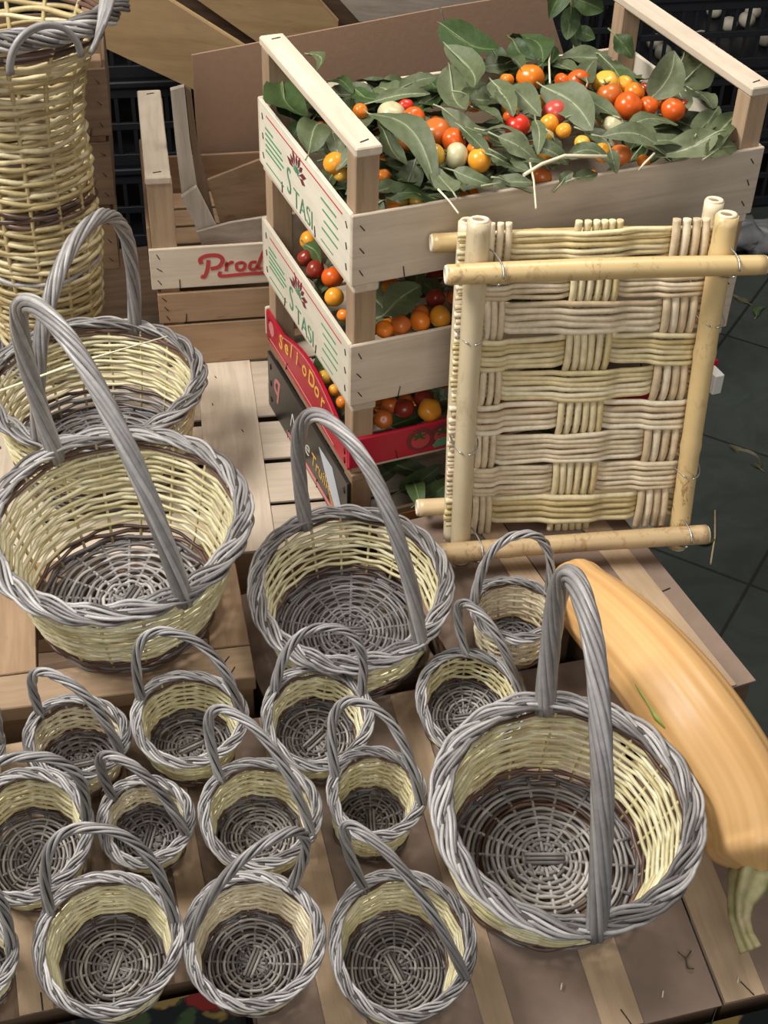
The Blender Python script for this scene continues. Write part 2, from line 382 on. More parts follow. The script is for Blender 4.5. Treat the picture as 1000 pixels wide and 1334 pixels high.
        for b_ in range(nb):
            for j in range(per):
                phi = 2*PI*(hturn*u+b_/nb)+(j-(per-1)/2)*(2*PI/nb/per*.95)
                ro_ = hr_r*.70*(1+.10*np.sin(9*u*PI+j+b_*2)); wob = .0007*np.sin(u*23+j*3+b_*7)
                Q = base_p+S*(ro_*np.cos(phi)+wob)[:, None]+nref*(ro_*np.sin(phi))[:, None]
                tones = rng.random()*.7+.2
                hb.tube(Q, hr_r*.325*(1+.12*np.sin(u*PI*2+j)), 6, False, 0, tint=tones, ref=nref)
        hb.tube(base_p, hr_r*.5, 6, False, 0, tint=.0, ref=nref)  # added core in the darkest tone, standing in for shade between strands
        hb.build('twisted_handle', [m_rim], root)
    if handle: do_handle(handle, hmode, hr_r, hturn, (3, 2) if rimr < .0075 else (3, 3))
    root['_R'] = 0; del root['_R']
    return root, base, ax, Ro, h

# ------------------------------------------------------------------ frames of reference
ux = V3(.9193, .3935, 0); uy = V3(-.3935, .9193, 0); UZ = V3(0, 0, 1)
RS = np.stack([ux, uy, UZ], 1)
ZB = L(.625)          # boards under the crate stack
ZU = .605              # upper display box
F0 = V3(-.0455, 1.3612, 1.0244)
# lower display: tilted toward the viewer
yl = math.radians(-16); lx = V3(math.cos(yl), -math.sin(yl), 0); ly = V3(math.sin(yl), math.cos(yl), 0)
TAU = math.radians(13)
PL0 = at_z(560, 1330, .49); LN = nrm(-math.sin(TAU)*ly+math.cos(TAU)*UZ); LY = nrm(math.cos(TAU)*ly+math.sin(TAU)*UZ)
LOW = (PL0, LN); UPP = (V3(0, 0, ZU), UZ); LUP = (V3(0, 0, .568), UZ); BRD = (V3(0, 0, ZB), UZ)
ZBEAM = .605; BEAM = (V3(0, 0, ZBEAM), UZ)

# ------------------------------------------------------------------ crates
def staples(mb, pts, n, d, ln=.008, mi=0):
    """staples pressed into a face: short dark tubes; n face normal, d direction"""
    for p in pts:
        p = np.array(p, float)+np.array(n)*.0006; dd = nrm(np.array(d)+rng.normal(0, .12, 3)*(1-np.abs(n)))
        mb.tube(np.array([p-dd*ln/2, p, p+dd*ln/2]), .0007, 4, False, mi, .4)
def crate(name, label, R, o, w, d, H, hp, front=None, side=None, zoff=0., post=.028, pd=.026, mats=None, hps=None, group=None, rails=True, bottom=True,
          hback=None, postm=None, railw=.031, slats=5, railm=None, cat='crate', sidez=None, left_side=True, frontlift=0.):
    root = thing(name, label, cat, R, o, group); t = .005; wm = mats or PALE; pm = postm or POST
    front = front or wm; side = side or wm; hps = hps or hp; out = {}
    z0 = zoff
    def panel(nm, lo, hi, m):
        b = MB(); b.box(lo, hi, bevel=.0012); return b.build(nm, m, root)
    out['front'] = panel('front_panel', (0, 0, z0+frontlift), (w, t, z0+frontlift+hp), front[0])
    out['back'] = panel('back_panel', (0, d-t, z0), (w, d, z0+(hback or hp)), wm[0])
    sz = sidez if sidez is not None else z0
    if left_side: out['left'] = panel('side_panel', (0, t+.0005, sz), (t, d-t-.0005, sz+hps), side[1])
    out['right'] = panel('side_panel', (w-t, t+.0005, sz), (w, d-t-.0005, sz+hps), side[1])
    top = H-.011 if rails else H
    for (x, y) in ((t+.0003, t+.0003), (w-t-post-.0003, t+.0003), (t+.0003, d-t-pd-.0003), (w-t-post-.0003, d-t-pd-.0003)):
        b = MB(); b.box((x, y, z0*0), (x+post, y+pd, top-.0003), bevel=.0015); b.build('corner_post', pm[2], root)
    if rails:
        for x in (t-.001, w-t-railw+.001):
            b = MB(); b.box((x, t-.003, top), (x+railw, d-t+.003, H), bevel=.0018)
            o_ = b.build('end_rail', (railm or PALE)[1], root)
            s = MB(); staples(s, [(x+railw*.5, t+.012, H), (x+railw*.55, d-t-.012, H)], (0, 0, 1), (1, .3, 0), .012); s.build('staple', STAPLE, o_)
    if bottom:
        n = slats
        for i in range(n):
            y0 = t+.001+(d-2*t-.002)*i/n; b = MB(); b.box((t+.001, y0+.004, -.004+.0045), (w-t-.001, y0+(d-2*t)/n-.004, .0045), bevel=.001); b.build('bottom_slat', wm[0], root)
    s = MB(); zz = [z0+frontlift+hp*k for k in (.18, .5, .82)]
    staples(s, [(x+rng.normal(0, .001), 0, z) for x in (.012, w-.014) for z in zz], (0, -1, 0), (.55, 0, -.7), .009)
    staples(s, [(x, 0, z0+frontlift+.008) for x in (w*.12, w*.5, w*.87)], (0, -1, 0), (0, 0, 1), .014)
    s.build('staple', STAPLE, out['front'])
    if left_side:
        s = MB(); staples(s, [(0, y, sz+hps*k) for y in (.016, d-.02) for k in (.2, .5, .8)], (-1, 0, 0), (0, .4, .8), .008)
        staples(s, [(0, y, sz+.008) for y in (d*.36, d*.72)], (-1, 0, 0), (0, 0, 1), .014); s.build('staple', STAPLE, out['left'])
    return root, out

W1, D1 = .5325, .334
def stasi(panel, d, z0, hp):
    """printed side: border line, text blocks, plant emblem and name; viewed from -x"""
    XD = V3(0, -1, 0); X0 = -.0004
    def P(u, v): return V3(X0, d-u, z0+v)     # u from the back edge, v up
    b = MB(); n = V3(-1, 0, 0)
    def bar(mb, u0, u1, v, h_, mi=0): mb.box((X0-.0002, d-u1, z0+v), (X0+.0005, d-u0, z0+v+h_), mi, .5)
    bar(b, .035, d-.03, hp*.86, .0016); b.build('printed_border', REDI, panel)
    g = MB()
    for k in range(5): bar(g, .030, .030+(.030, .062, .066, .070, .060)[k], hp*(.66-.085*k), .0024)
    bar(g, .030, .10, hp*.12, .0016)
    g.build('printed_text_block', GREENI, panel); g = MB()
    for k, (a, e) in enumerate(((.235, .285), (.240, .29), (.245, .292), (.238, .29))): bar(g, a, e, hp*(.70-.14*k), .0022)
    bar(g, .235, .275, hp*.10, .0014); g.build('printed_text_block', GREENI, panel)
    c0 = (.150, hp*.60)
    e = MB()
    for k, a in enumerate((-75, -50, -25, 0, 22, 45, 70, 95)):
        a = math.radians(a); r0, r1 = .012, .030 if k % 2 else .036
        du, dv = math.sin(a), math.cos(a)*.8
        m_ = (r0+r1)/2; pu, pv = -dv*.0038, du*.0038
        p = [P(c0[0]+du*r0, c0[1]+dv*r0), P(c0[0]+du*m_+pu, c0[1]+dv*m_+pv), P(c0[0]+du*r1, c0[1]+dv*r1), P(c0[0]+du*m_-pu, c0[1]+dv*m_-pv)]
        e.prism(p, (-.0004, 0, 0), 0, .5)
    e.build('printed_emblem', WINE, panel)
    e = MB()
    for k in range(9):
        a = math.radians(-80+k*22); du, dv = math.sin(a), math.cos(a)*.8
        ribbon(e, [P(c0[0]+du*.002, c0[1]+dv*.002), P(c0[0]+du*.007, c0[1]+dv*.008), P(c0[0]+du*.012, c0[1]+dv*.012)], .0014, n, n=3)
    e.build('printed_stem', GREENI, panel)
    txt('S', .052, GREENI, panel, P(.112, hp*.14)-V3(.0003, 0, 0), (0, -1, 0), UZ, 0, .72, thick=.0002, bold=-.0006)
    txt('TASI', .036, GREENI, panel, P(.137, hp*.06)-V3(.0003, 0, 0), (0, -1, 0), UZ, 0, 1.0, thick=.0002, bold=-.0005)

z1 = L(.986); c1, p1 = crate('wooden_crate', 'pale wooden crate heaped with leafy tomatoes, topmost of the tall stack', RS, (F0[0], F0[1], z1), W1, D1, .1655, F0[2]-z1, side=LABELW, group='crates of tomatoes stacked in the middle')
stasi(p1['left'], D1, 0, F0[2]-z1)
z2 = z1-.166; c2, p2 = crate('wooden_crate', 'pale wooden crate of tomatoes directly under the topmost crate, second from top', RS, (F0[0], F0[1], z2), W1, D1, .1655, .0855, side=LABELW, group='crates of tomatoes stacked in the middle')
stasi(p2['left'], D1, 0, .083)
z3 = z2-.109; c3, p3 = crate('wooden_crate', 'red printed crate of orange tomatoes, third in the tall stack', RS, (F0[0], F0[1], z3), W1, D1, .1085, .044, front=[REDL]*3, side=[REDL]*3, zoff=.012, sidez=.006, hps=.048, group='crates of tomatoes stacked in the middle')
z4 = ZB+.0005; H4 = z3-z4-.0005; c4, p4 = crate('wooden_crate', 'black printed crate with white and gold lettering, bottom of the tomato stack', RS, (F0[0], F0[1], z4), W1, D1, H4, .038, front=POST, side=[BLKL]*3, zoff=.0, hps=H4-.014, postm=[DBR[0], DBR[1], BRN[2]], railm=BRN, group='crates of tomatoes stacked in the middle')
# red crate prints: arched crest on the side panel, lettering, front emblem
pl = p3['left']
arch = [(u, .0) for u in np.linspace(.05, .27, 12)]
b = MB(); us = np.linspace(.075, .30, 16); topv = .054+.026*np.sin(PI*np.clip((us-.075)/.225, 0, 1))
b.prism([V3(0, D1-u, .050) for u in us]+[V3(0, D1-u, v) for u, v in list(zip(us, topv))[::-1]], (.004, 0, 0), 0, .5); b.build('arched_crest', REDL, pl)
b = MB(); ribbon(b, [V3(-.0003, D1-u, v-.003) for u, v in zip(us, topv)], .0015, V3(-1, 0, 0), n=2)
ribbon(b, [V3(-.0003, D1-.02, .015), V3(-.0003, D1-.15, .017), V3(-.0003, D1-.28, .012)], .0022, V3(-1, 0, 0), n=4); b.build('printed_border', PINKI, pl)
b = MB(); a_ = np.linspace(0, 2*PI, 20, endpoint=False); b.prism([V3(-.0002, D1-.030-.011*math.cos(q), .036+.011*math.sin(q)) for q in a_], (-.0004, 0, 0), 0, .5); b.build('printed_roundel', PINKI, pl)
for k, chh in enumerate('SelioDoro'):
    u = .062+k*.024; v = .026+.022*math.sin(PI*min(1, max(0, (u-.05)/.24)))
    txt(chh, .034, YELI, pl, V3(-.0005, D1-u, v), (0, -1, 0), UZ, .2, 1., thick=.0002, bold=.0004)
pf = p3['front']
for j, cx in enumerate((.096, .128)):
    b = MB(); b.prism([V3(cx+.019*math.cos(q), -.0003, .035+(.0175+.001*j)*math.sin(q)) for q in a_], (0, -.0003-.0001*j, 0), 0, .5); b.build('printed_tomato', [WINE, DBR[0]][0], pf)
    b = MB(); b.prism([V3(cx+.013*math.cos(q), -.0007, .034+.012*math.sin(q)) for q in a_], (0, -.0003-.0001*j, 0), 0, .5); b.build('printed_highlight', REDI, pf)
    b = MB(); b.prism([V3(cx-.002+.009*math.cos(q)*(1+.5*math.sin(5*q)), -.0012, .041+.005*math.sin(q)*(1+.5*math.sin(5*q))) for q in a_], (0, -.0002-.0001*j, 0), 0, .5); b.build('printed_calyx', LEAF[2], pf)
b = MB(); b.prism([V3(x, -.0013, z) for x, z in ((.113, .022), (.120, .030), (.130, .031), (.142, .024), (.140, .019), (.115, .018))], (0, -.0004, 0), 0, .5); b.build('printed_leaf', GREENI, pf)
b = MB(); 
for q in ([(.156, .024), (.165, .046), (.300, .048)], [(.156, .024), (.300, .022)], [(.300, .022), (.309, .047)]):
    for s0, s1 in zip(q[:-1], q[1:]): ribbon(b, [V3(s0[0], -.0004, s0[1]), V3((s0[0]+s1[0])/2, -.0004, (s0[1]+s1[1])/2), V3(s1[0], -.0004, s1[1])], .0016, V3(0, -1, 0), n=2)
b.build('printed_frame', YELI, pf)
# black crate side prints
pl = p4['left']; Hs = H4-.014
txt('Nice', .040, WHI, pl, V3(-.0003, D1-.10, .030), (0, -1, 0), UZ, .3, 1.1, thick=.0002, bold=-.0007)
txt('Truille', .030, YELI, pl, V3(-.0003, D1-.19, .028), (0, -1, 0), UZ, .2, 1., thick=.0002, bold=-.0002)
txt('q', .060, PINKI, pl, V3(-.0003, D1-.03, .045), (0, -1, 0), UZ, .3, .9, thick=.0002, bold=.0008)
b = MB(); b.box((-.0008, .004, .006), (.0002, D1-.09, .012), 0, .5); b.build('printed_border', PINKI, pl)
b = MB(); b.prism([V3(-.0003, u, v) for u, v in ((.110, .078), (.060, .080), (.018, .030), (.040, .012), (.085, .052))], (-.0005, 0, 0), 0, .5); b.build('pale_blue_label', BLUEI, pl)
b = MB(); b.prism([V3(-.0003, u, v) for u, v in ((.083, .042), (.040, .010), (.020, .003), (.055, .003))], (-.0004, 0, 0), 0, .5); b.build('printed_stripe', ORGI, pl)
b = MB(); b.box((.06, -.0008, .006), (.45, .0002, .028), 0, .5); b.build('printed_band', ORGI, p4['front'])
# crate carrying the stack, only its right end shows
c5, p5 = crate('wooden_crate', 'whitish stapled crate under the tall stack, showing right of the cane frame foot', RS, (F0[0]+ux[0]*.33, F0[1]+ux[1]*.33, .4005), W1-.33, D1, ZB-.400-.0015, .145, front=LABELW, side=LABELW)
# little paper tag on red crate's right end
b = MB(); b.box((W1-.020, -.026, .020), (W1-.006, -.0006, .050), bevel=.001); b.build('paper_tag', WHI, c3)

# ------------------------------------------------------------------ tomatoes and leaves
def tomato_mesh(lobes=0, s=1.):
    mb = MB(); nu, nv = 20, 13; G = np.zeros((nv, nu+1, 3))
    ph = rng.random()*6; sq = .86+.1*rng.random()
    for i in range(nv):
        v = PI*i/(nv-1)
        for j in range(nu+1):
            u = 2*PI*j/nu
            r = 1+(.05 if lobes else .012)*math.cos((lobes or 3)*u+ph)*math.sin(v)
            dip = .16*math.exp(-(v/.38)**2)+.06*math.exp(-((PI-v)/.3)**2)
            G[i, j] = (r*math.sin(v)*math.cos(u), r*math.sin(v)*math.sin(u), sq*math.cos(v)*(1-dip))
    k = mb.addv(G[:, :-1], .5); idx = np.arange(nv*nu).reshape(nv, nu)+k
    A, B = idx[:-1], idx[1:]; mb.quads(np.stack([A, np.roll(A, -1, 1), np.roll(B, -1, 1), B], -1)[:, :, ::-1], 0)
    return mb
TOM = {}
def tomato(P, r, colr, label, group, calyx=False):
    key = (colr, rng.integers(0, 3))
    o = thing_t = None
    if key not in TOM:
        mb = tomato_mesh(0 if key[1] < 2 else 5); o = mb.build('tomato', FR[colr]); TOM[key] = o.data
    else:
        o = bpy.data.objects.new('tomato', TOM[key]); COL.objects.link(o)
    e = Matrix.Rotation(rng.random()*6, 4, 'Z')@Matrix.Rotation(rng.normal(0, .7), 4, 'X')@Matrix.Rotation(rng.normal(0, .5), 4, 'Y')
    o.matrix_world = Matrix.Translation(Vector(P))@e@Matrix.Scale(r, 4)
    tag(o, label, 'tomato', group)
    if calyx:
        mb = MB()
        for k in range(5):
            a = 2*PI*k/5+rng.random()*.4; l = .55+.2*rng.random()
            mb.tube(np.array([(0, 0, .80), (.25*math.cos(a)*l, .25*math.sin(a)*l, .88), (.6*math.cos(a)*l, .6*math.sin(a)*l, .95)]), [.07, .08, .02], 4, False, 0, .5)
        mb.tube(np.array([(0, 0, .78), (.03, 0, .95), (.1, .05, 1.2)]), .06, 5, False, 0, .5)
        mb.build('calyx', CALYX, o)
    return o
def leaf(A, B, w, label, group, m=None, nv=None, curl=None, fold=None, name='leaf', stalk=.012):
    A = np.array(A, float); B = np.array(B, float); Lg = np.linalg.norm(B-A); d = (B-A)/Lg
    nv = nrm(V3(*(rng.normal(0, .3, 2)), 1) if nv is None else nv); S = nrm(np.cross(d, nv)); Nn = np.cross(S, d)
    curl = rng.normal(.0, .10) if curl is None else curl; fold = rng.uniform(.05, .45) if fold is None else fold
    nl, nw = 13, 9; G = np.zeros((nl, nw, 3)); tv = np.zeros((nl, nw)); wav = rng.random()*6; bend = rng.normal(0, .08); tw = rng.normal(0, .25); base_t = rng.random()*.55
    for i in range(nl):
        t = i/(nl-1); ww = w/2*(math.sin(PI*t**.85)**.75 if 0 < t < 1 else 0.0)*(1-.12*t)+.0006
        cen = A+d*Lg*t+Nn*(math.sin(PI*t)*curl*Lg)+S*bend*Lg*math.sin(PI*t)
        for j in range(nw):
            s = (j/(nw-1)-.5)*2; s = math.copysign(abs(s)**1.25, s)
            hgt = abs(s)*ww*fold+ww*.16*math.sin(9*t+wav+s*1.5)*abs(s)+tw*s*ww*t-ww*.10*abs(math.sin(t*16-abs(s)*4))*(abs(s) > .1)
            G[i, j] = cen+S*s*ww+Nn*hgt
            tv[i, j] = 1. if j == nw//2 and t < .93 else min(.88, base_t+.25*abs(math.sin(t*16-abs(s)*4)))
    Ac = A.copy(); mb = MB(); mb.grid(G-Ac, 0, tv.ravel())
    mb.tube(np.array([A-d*stalk-Nn*.002, A, A+d*Lg*.5+Nn*(curl*Lg-.0004)+S*bend*Lg])-Ac, [.0012, .0011, .0007], 4, False, 0, 1.)
    if m is None: m = LEAF[rng.choice([0, 0, 1, 1, 2])]
    o = mb.build(name, m); o.location = Ac
    return tag(o, label, 'leaf', group)

def zs(P, top):   # gentle heap
    q = (np.array(P)-F0)[:2]; u = q@ux[:2]/W1; v = q@uy[:2]/D1
    return top-.010+.030*max(0, math.sin(PI*min(1, max(0, u))))**.5*max(0, math.sin(PI*min(1, max(0, v))))**.5
def surf(x, y, top):
    z = top
    for _ in range(5): P = at_z(x, y, z); z = zs(P, top)
    return at_z(x, y, z)
def clampin(P, r, mrg=.004):
    q = (np.array(P)-F0); u = q@ux; v = q@uy; z = P[2]
    u = min(max(u, .0065+r), W1-.0065-r); v = min(max(v, .0065+r), D1-.0065-r)
    for cu in (0, 1):      # keep clear of the corner posts
        for cv in (0, 1):
            uu = u if cu == 0 else W1-u; vv = v if cv == 0 else D1-v
            if uu < .034+r and vv < .032+r:
                if .034+r-uu < .032+r-vv: uu = .034+r
                else: vv = .032+r
            u = uu if cu == 0 else W1-uu; v = vv if cv == 0 else D1-vv
    Q = F0+ux*u+uy*v; return V3(Q[0], Q[1], z)
TOP = F0[2]
G1 = 'tomatoes in the top crate'
T1 = [(469,145,9,'orange','orange tomato peeping out just right of the left end rail, top crate'),
(510,149,16,'pale green','yellowish green tomato with a dry stem, at the back of the left cluster'),
(528,138,10,'red','small red tomato behind the left cluster in the top crate'),
(539,154,13,'orange-red','glossy orange-red tomato between the yellowish green one and the red one'),
(524,165,11,'orange','dull orange tomato under the yellowish green one in the left cluster'),
(568,172,17,'brownish orange','large brownish orange tomato in the middle of the left cluster'),
(547,172,11,'orange','orange tomato half hidden left of the large brownish one'),
(530,184,11,'brownish orange','shaded orange tomato at the left foot of the left cluster'),
(591,184,15,'orange-red','orange-red tomato just above the pale speckled green one'),
(566,202,13,'yellow','yellow tomato with dark stem mark left of the pale green one'),
(594,203,15,'pale green','pale speckled green tomato at the front of the left cluster'),
(619,196,10,'orange','small orange tomato touching the right side of the pale green one'),
(624,209,14,'yellow-orange','amber tomato at the right front corner of the left cluster'),
(426,214,13,'yellow-orange','amber tomato seen below the left end rail behind the labelled side'),
(444,227,9,'yellow','yellow tomato wedged beside the front left corner post'),
(396,162,7,'yellow','small yellow tomato under leaves at the left back of the top crate'),
(500,229,8,'orange','small orange tomato just right of the front left corner post'),
(517,261,14,'olive','olive brown tomato close to the front board near the left post'),
(542,262,9,'yellow','small yellow tomato beside the olive one at the front board'),
(514,274,9,'orange','orange tomato low at the front board beneath the olive one'),
(660,104,8,'orange','orange tomato half covered left of the ribbed one'),
(690,101,16,'orange','ribbed bright orange tomato at the back centre of the heap'),
(673,164,15,'red','bright red round tomato in the centre of the heap'),
(664,151,8,'orange-red','little red tomato behind the bright red round one'),
(702,133,8,'yellow','long pale yellow fruit in the centre of the heap'),
(722,147,15,'pinkish red','pinkish red tomato partly under a big centre leaf'),
(715,161,11,'yellow-orange','amber oval tomato in front of the pinkish red one'),
(734,170,9,'yellow-orange','small amber tomato right of the oval amber one'),
(712,178,8,'yellow','tiny yellow tomato below the oval amber one'),
(733,106,10,'orange-red','small orange-red tomato left end of the right cluster'),
(753,107,14,'orange-red','orange-red tomato at the back left of the right cluster'),
(789,109,15,'yellow','yellow tomato at the back of the right cluster'),
(793,124,15,'brownish orange','brownish orange tomato in front of the yellow one, right cluster'),
(813,110,10,'yellow-orange','amber tomato just right of the yellow one, right cluster'),
(826,121,12,'orange','orange tomato in the middle back of the right cluster'),
(818,138,16,'orange-red','large orange-red tomato at the front of the right cluster'),
(838,117,8,'dark red','wrinkled dark red tomato at the back of the right cluster'),
(844,138,11,'orange-red','orange-red tomato right of the large front one'),
(859,131,10,'orange','orange tomato second from the right end of the right cluster'),
(876,143,14,'orange-red','orange-red tomato with a stem at the right end of the right cluster'),
(887,139,9,'dark red','dark red tomato peeping behind the rightmost orange-red one'),
(799,165,13,'pale green','pale cream tomato with a torn skin below the right cluster'),
(758,186,9,'yellow','thin yellow fruit under the centre leaves'),
(785,199,11,'yellow-orange','amber tomato between leaves low in the centre right'),
(706,232,12,'brownish orange','brownish tomato deep behind the front board at centre'),
(821,213,13,'brownish orange','brown orange tomato against the front board, right of centre'),
(848,218,8,'orange','small orange tomato at the front board right of the brown one'),
(771,228,6,'orange','tiny orange tomato against the front board at centre right'),
(919,204,7,'yellow-orange','small amber tomato near the front right corner of the top crate')]
for i, (x, y, r, cl, lb) in enumerate(T1):
    P = surf(x, y, TOP); D = (P-C)@fw; R_ = r*D/f*1.15; P = P+V3(0, 0, .010-(.012 if y > 225 else 0))
    P = at_z(x, y, P[2]); P = clampin(P, R_)
    tomato(P, R_, cl, lb, G1, calyx=(r > 12 and i % 2 == 0))
T2 = [(402,313,13,'yellow-orange','amber tomato seen through the side gap above the second crate'),
(433,361,15,'orange-red','bright orange-red tomato beside the second crate post, seen through the side gap'),
(435,387,13,'yellow-orange','amber tomato under the orange-red one by the second crate post'),
(446,411,10,'orange','orange tomato lowest by the second crate post'),
(405,352,13,'dark red','dark red tomato in shade inside the second crate'),
(388,338,11,'dark red','dark red tomato furthest back in the side gap of the second crate'),
(501,430,12,'orange','orange tomato right of the second crate front post'),
(524,427,14,'brownish orange','brownish orange tomato behind the front board of the second crate'),
(554,428,14,'orange','round orange tomato behind the front board of the second crate'),
(575,415,15,'yellow-orange','shiny amber tomato beside the cane frame in the second crate'),
(547,409,13,'brownish orange','shaded brown orange tomato behind the round orange one in the second crate'),
(567,389,13,'dark red','dark tomato at the back of the second crate gap')]
for (x, y, r, cl, lb) in T2:
    z = z2+.083+.006; P = at_z(x, y, z); R_ = r*((P-C)@fw)/f; P = clampin(P, R_)
    tomato(P, R_, cl, lb, 'tomatoes in the second crate')
T3 = [(423,491,10,'yellow','yellow tomato at the back of the side gap of the red crate'),
(436,508,9,'yellow-orange','amber tomato in the middle of the side gap of the red crate'),
(446,524,9,'orange','orange tomato nearest the post in the side gap of the red crate'),
(499,546,13,'brownish orange','brown orange tomato right of the red crate post'),
(526,532,14,'dark red','dark tomato in the middle of the red crate opening'),
(552,520,14,'dark red','dark tomato at the back of the red crate opening'),
(508,527,12,'brownish orange','shaded orange tomato behind the red crate post'),
(552,540,15,'yellow-orange','left lobe of bright amber tomato above the printed red board'),
(562,538,16,'yellow-orange','bright amber tomato resting above the printed red board')]
for (x, y, r, cl, lb) in T3:
    if 'left lobe' in lb: continue
    z = z3+.060; P = at_z(x, y, z); R_ = r*((P-C)@fw)/f; P = clampin(P, R_)
    tomato(P, R_, cl, lb, 'tomatoes in the red crate')
P = clampin(at_z(557, 648, z4+.03), .014); tomato(P, .014, 'dark red', 'dark orange tomato low in the bottom black crate opening', 'tomatoes in the black crate')

# named leaves of the top crate: base px, tip px, width px, tip lift, base lift, kind
LV = [((573,30),(650,64),36,.055,.045,2),((580,58),(617,114),30,.02,.05,0),((585,84),(607,143),32,.012,.03,1),((622,88),(685,82),26,.02,.02,0),((668,52),(700,78),27,.03,.03,2),
((520,116),(568,100),22,.012,.01,0),((486,133),(560,122),15,.01,.006,0),((640,105),(665,142),26,.012,.02,1),((575,140),(640,174),24,.008,.02,1),((617,140),(655,160),20,.014,.016,0),
((480,148),(568,248),38,.012,.022,1),((590,250),(560,213),30,.012,.014,1),((490,250),(530,240),22,0,.006,0),((630,170),(692,196),22,.010,.02,1),((640,202),(690,224),26,.01,.014,0),
((640,240),(694,238),22,.006,.016,1),((590,222),(642,242),20,.0,.008,0),((600,165),(642,207),18,.01,.014,0),((366,92),(398,152),42,.03,.03,2),((402,200),(424,162),38,.01,.008,0),
((435,180),(445,208),18,.0,.01,0),((372,120),(392,160),26,.01,.012,2),((430,105),(460,122),18,.012,.01,2),((462,116),(507,130),22,.01,.01,2),((398,70),(413,92),12,.05,.03,0),
((706,112),(772,170),40,.010,.026,1),((750,117),(810,156),26,.008,.018,0),((783,178),(876,210),27,.006,.018,1),((934,172),(846,203),34,.006,.016,1),((815,168),(883,163),24,.012,.016,0),
((846,130),(878,66),40,.070,.012,1),((885,112),(928,70),44,.065,.018,1),((890,74),(898,54),14,.07,.06,0),((893,112),(928,142),32,.012,.018,1),((908,172),(936,138),30,.014,.012,1),
((962,146),(926,206),24,.010,.026,0),((922,204),(960,190),26,.0,.010,0),((780,70),(852,102),28,.012,.018,0),((800,45),(824,76),26,.016,.04,2),((730,76),(797,76),24,.008,.01,0),
((765,108),(776,76),24,.018,.016,1),((665,112),(704,152),30,.012,.018,1),((650,118),(668,152),20,.012,.012,1),((697,156),(700,202),16,.008,.018,0),((648,178),(700,212),26,.008,.02,1),
((648,200),(690,232),24,.006,.016,0),((650,232),(698,250),20,.004,.014,1),((720,178),(735,200),22,.006,.012,1),((738,206),(798,212),22,.002,.010,0),((730,240),(746,224),13,.006,.004,0),
((748,233),(778,226),16,.0,.006,0),((795,194),(803,226),14,.004,.012,0),((665,48),(707,82),36,.02,.03,2),((650,86),(682,96),22,.014,.012,0),((712,76),(757,96),24,.008,.012,0),
((884,120),(896,142),22,.006,.016,1),((700,88),(722,60),14,.03,.01,2),((640,62),(662,80),22,.02,.02,2),((860,95),(905,120),24,.0,.01,0),((745,150),(785,140),22,.0,.006,0),
((550,95),(590,110),26,.006,.01,2),((500,170),(530,215),22,.0,.008,0),((830,185),(900,190),22,.0,.006,0),((690,190),(740,215),20,.0,.01,0),((600,120),(640,130),22,.004,.008,0),
((800,90),(850,125),24,.0,.006,2),((660,215),(720,225),18,.0,.006,0),((760,170),(800,190),20,.0,.006,0)]
LL = 'grey-green pointed leaf lying among the tomatoes in the top crate'
for (a, b_, wp, tl, bl, k) in LV:
    A = surf(a[0], a[1], TOP); ex = rng.uniform(0, .012); A = at_z(a[0], a[1], A[2]+bl+.004+ex); B = surf(b_[0], b_[1], TOP); B = at_z(b_[0], b_[1], B[2]+tl+.004+rng.uniform(0, .010))
    D = (A-C)@fw*1.18; up2 = V3(rng.normal(0, .2), -.35+rng.normal(0, .2), 1)
    if tl > .04: up2 = V3(.1, -1, .5)
    leaf(A, B, wp*D/f*1.05, LL if tl <= .04 else 'grey-green leaf standing upright out of the heap in the top crate', 'leaves in the top crate' if tl <= .04 else 'upright leaves in the top crate', LEAF[k], up2)
# buried layer
for k in range(165):
    u = rng.uniform(.02, W1-.02); v = rng.uniform(.02, D1-.02)
    if k > 110: u = rng.uniform(.02, .16)
    if (u < .045 or u > W1-.045) and (v < .04 or v > D1-.04): continue
    a = rng.random()*2*PI; l = rng.uniform(.055, .09)
    P = F0+ux*u+uy*v; z = zs(P, TOP)-rng.uniform(.004, .024)+(.004 if k > 140 else 0); A = V3(P[0], P[1], z); B = A+V3(math.cos(a), math.sin(a), rng.normal(0, .10))*l
    q = B-F0; B = F0+ux*min(max(q@ux, .012), W1-.012)+uy*min(max(q@uy, .012), D1-.012)+V3(0, 0, B[2]-F0[2])
    if np.linalg.norm(B-A) < .03: continue
    leaf(A, B, min(l*.45, .034), LL, 'leaves in the top crate', LEAF[rng.choice([0, 0, 2])])
for k in range(40):
    u = rng.uniform(.05, W1-.05) if k < 24 else rng.uniform(.045, .16); v = rng.uniform(.04, D1-.04); P = F0+ux*u+uy*v
    P = clampin(V3(P[0], P[1], zs(P, TOP)-.024-rng.random()*.01), .013)
    tomato(P, .012, rng.choice(['orange', 'yellow-orange', 'brownish orange']), 'small tomato buried under leaves in the top crate', 'buried tomatoes in the top crate')
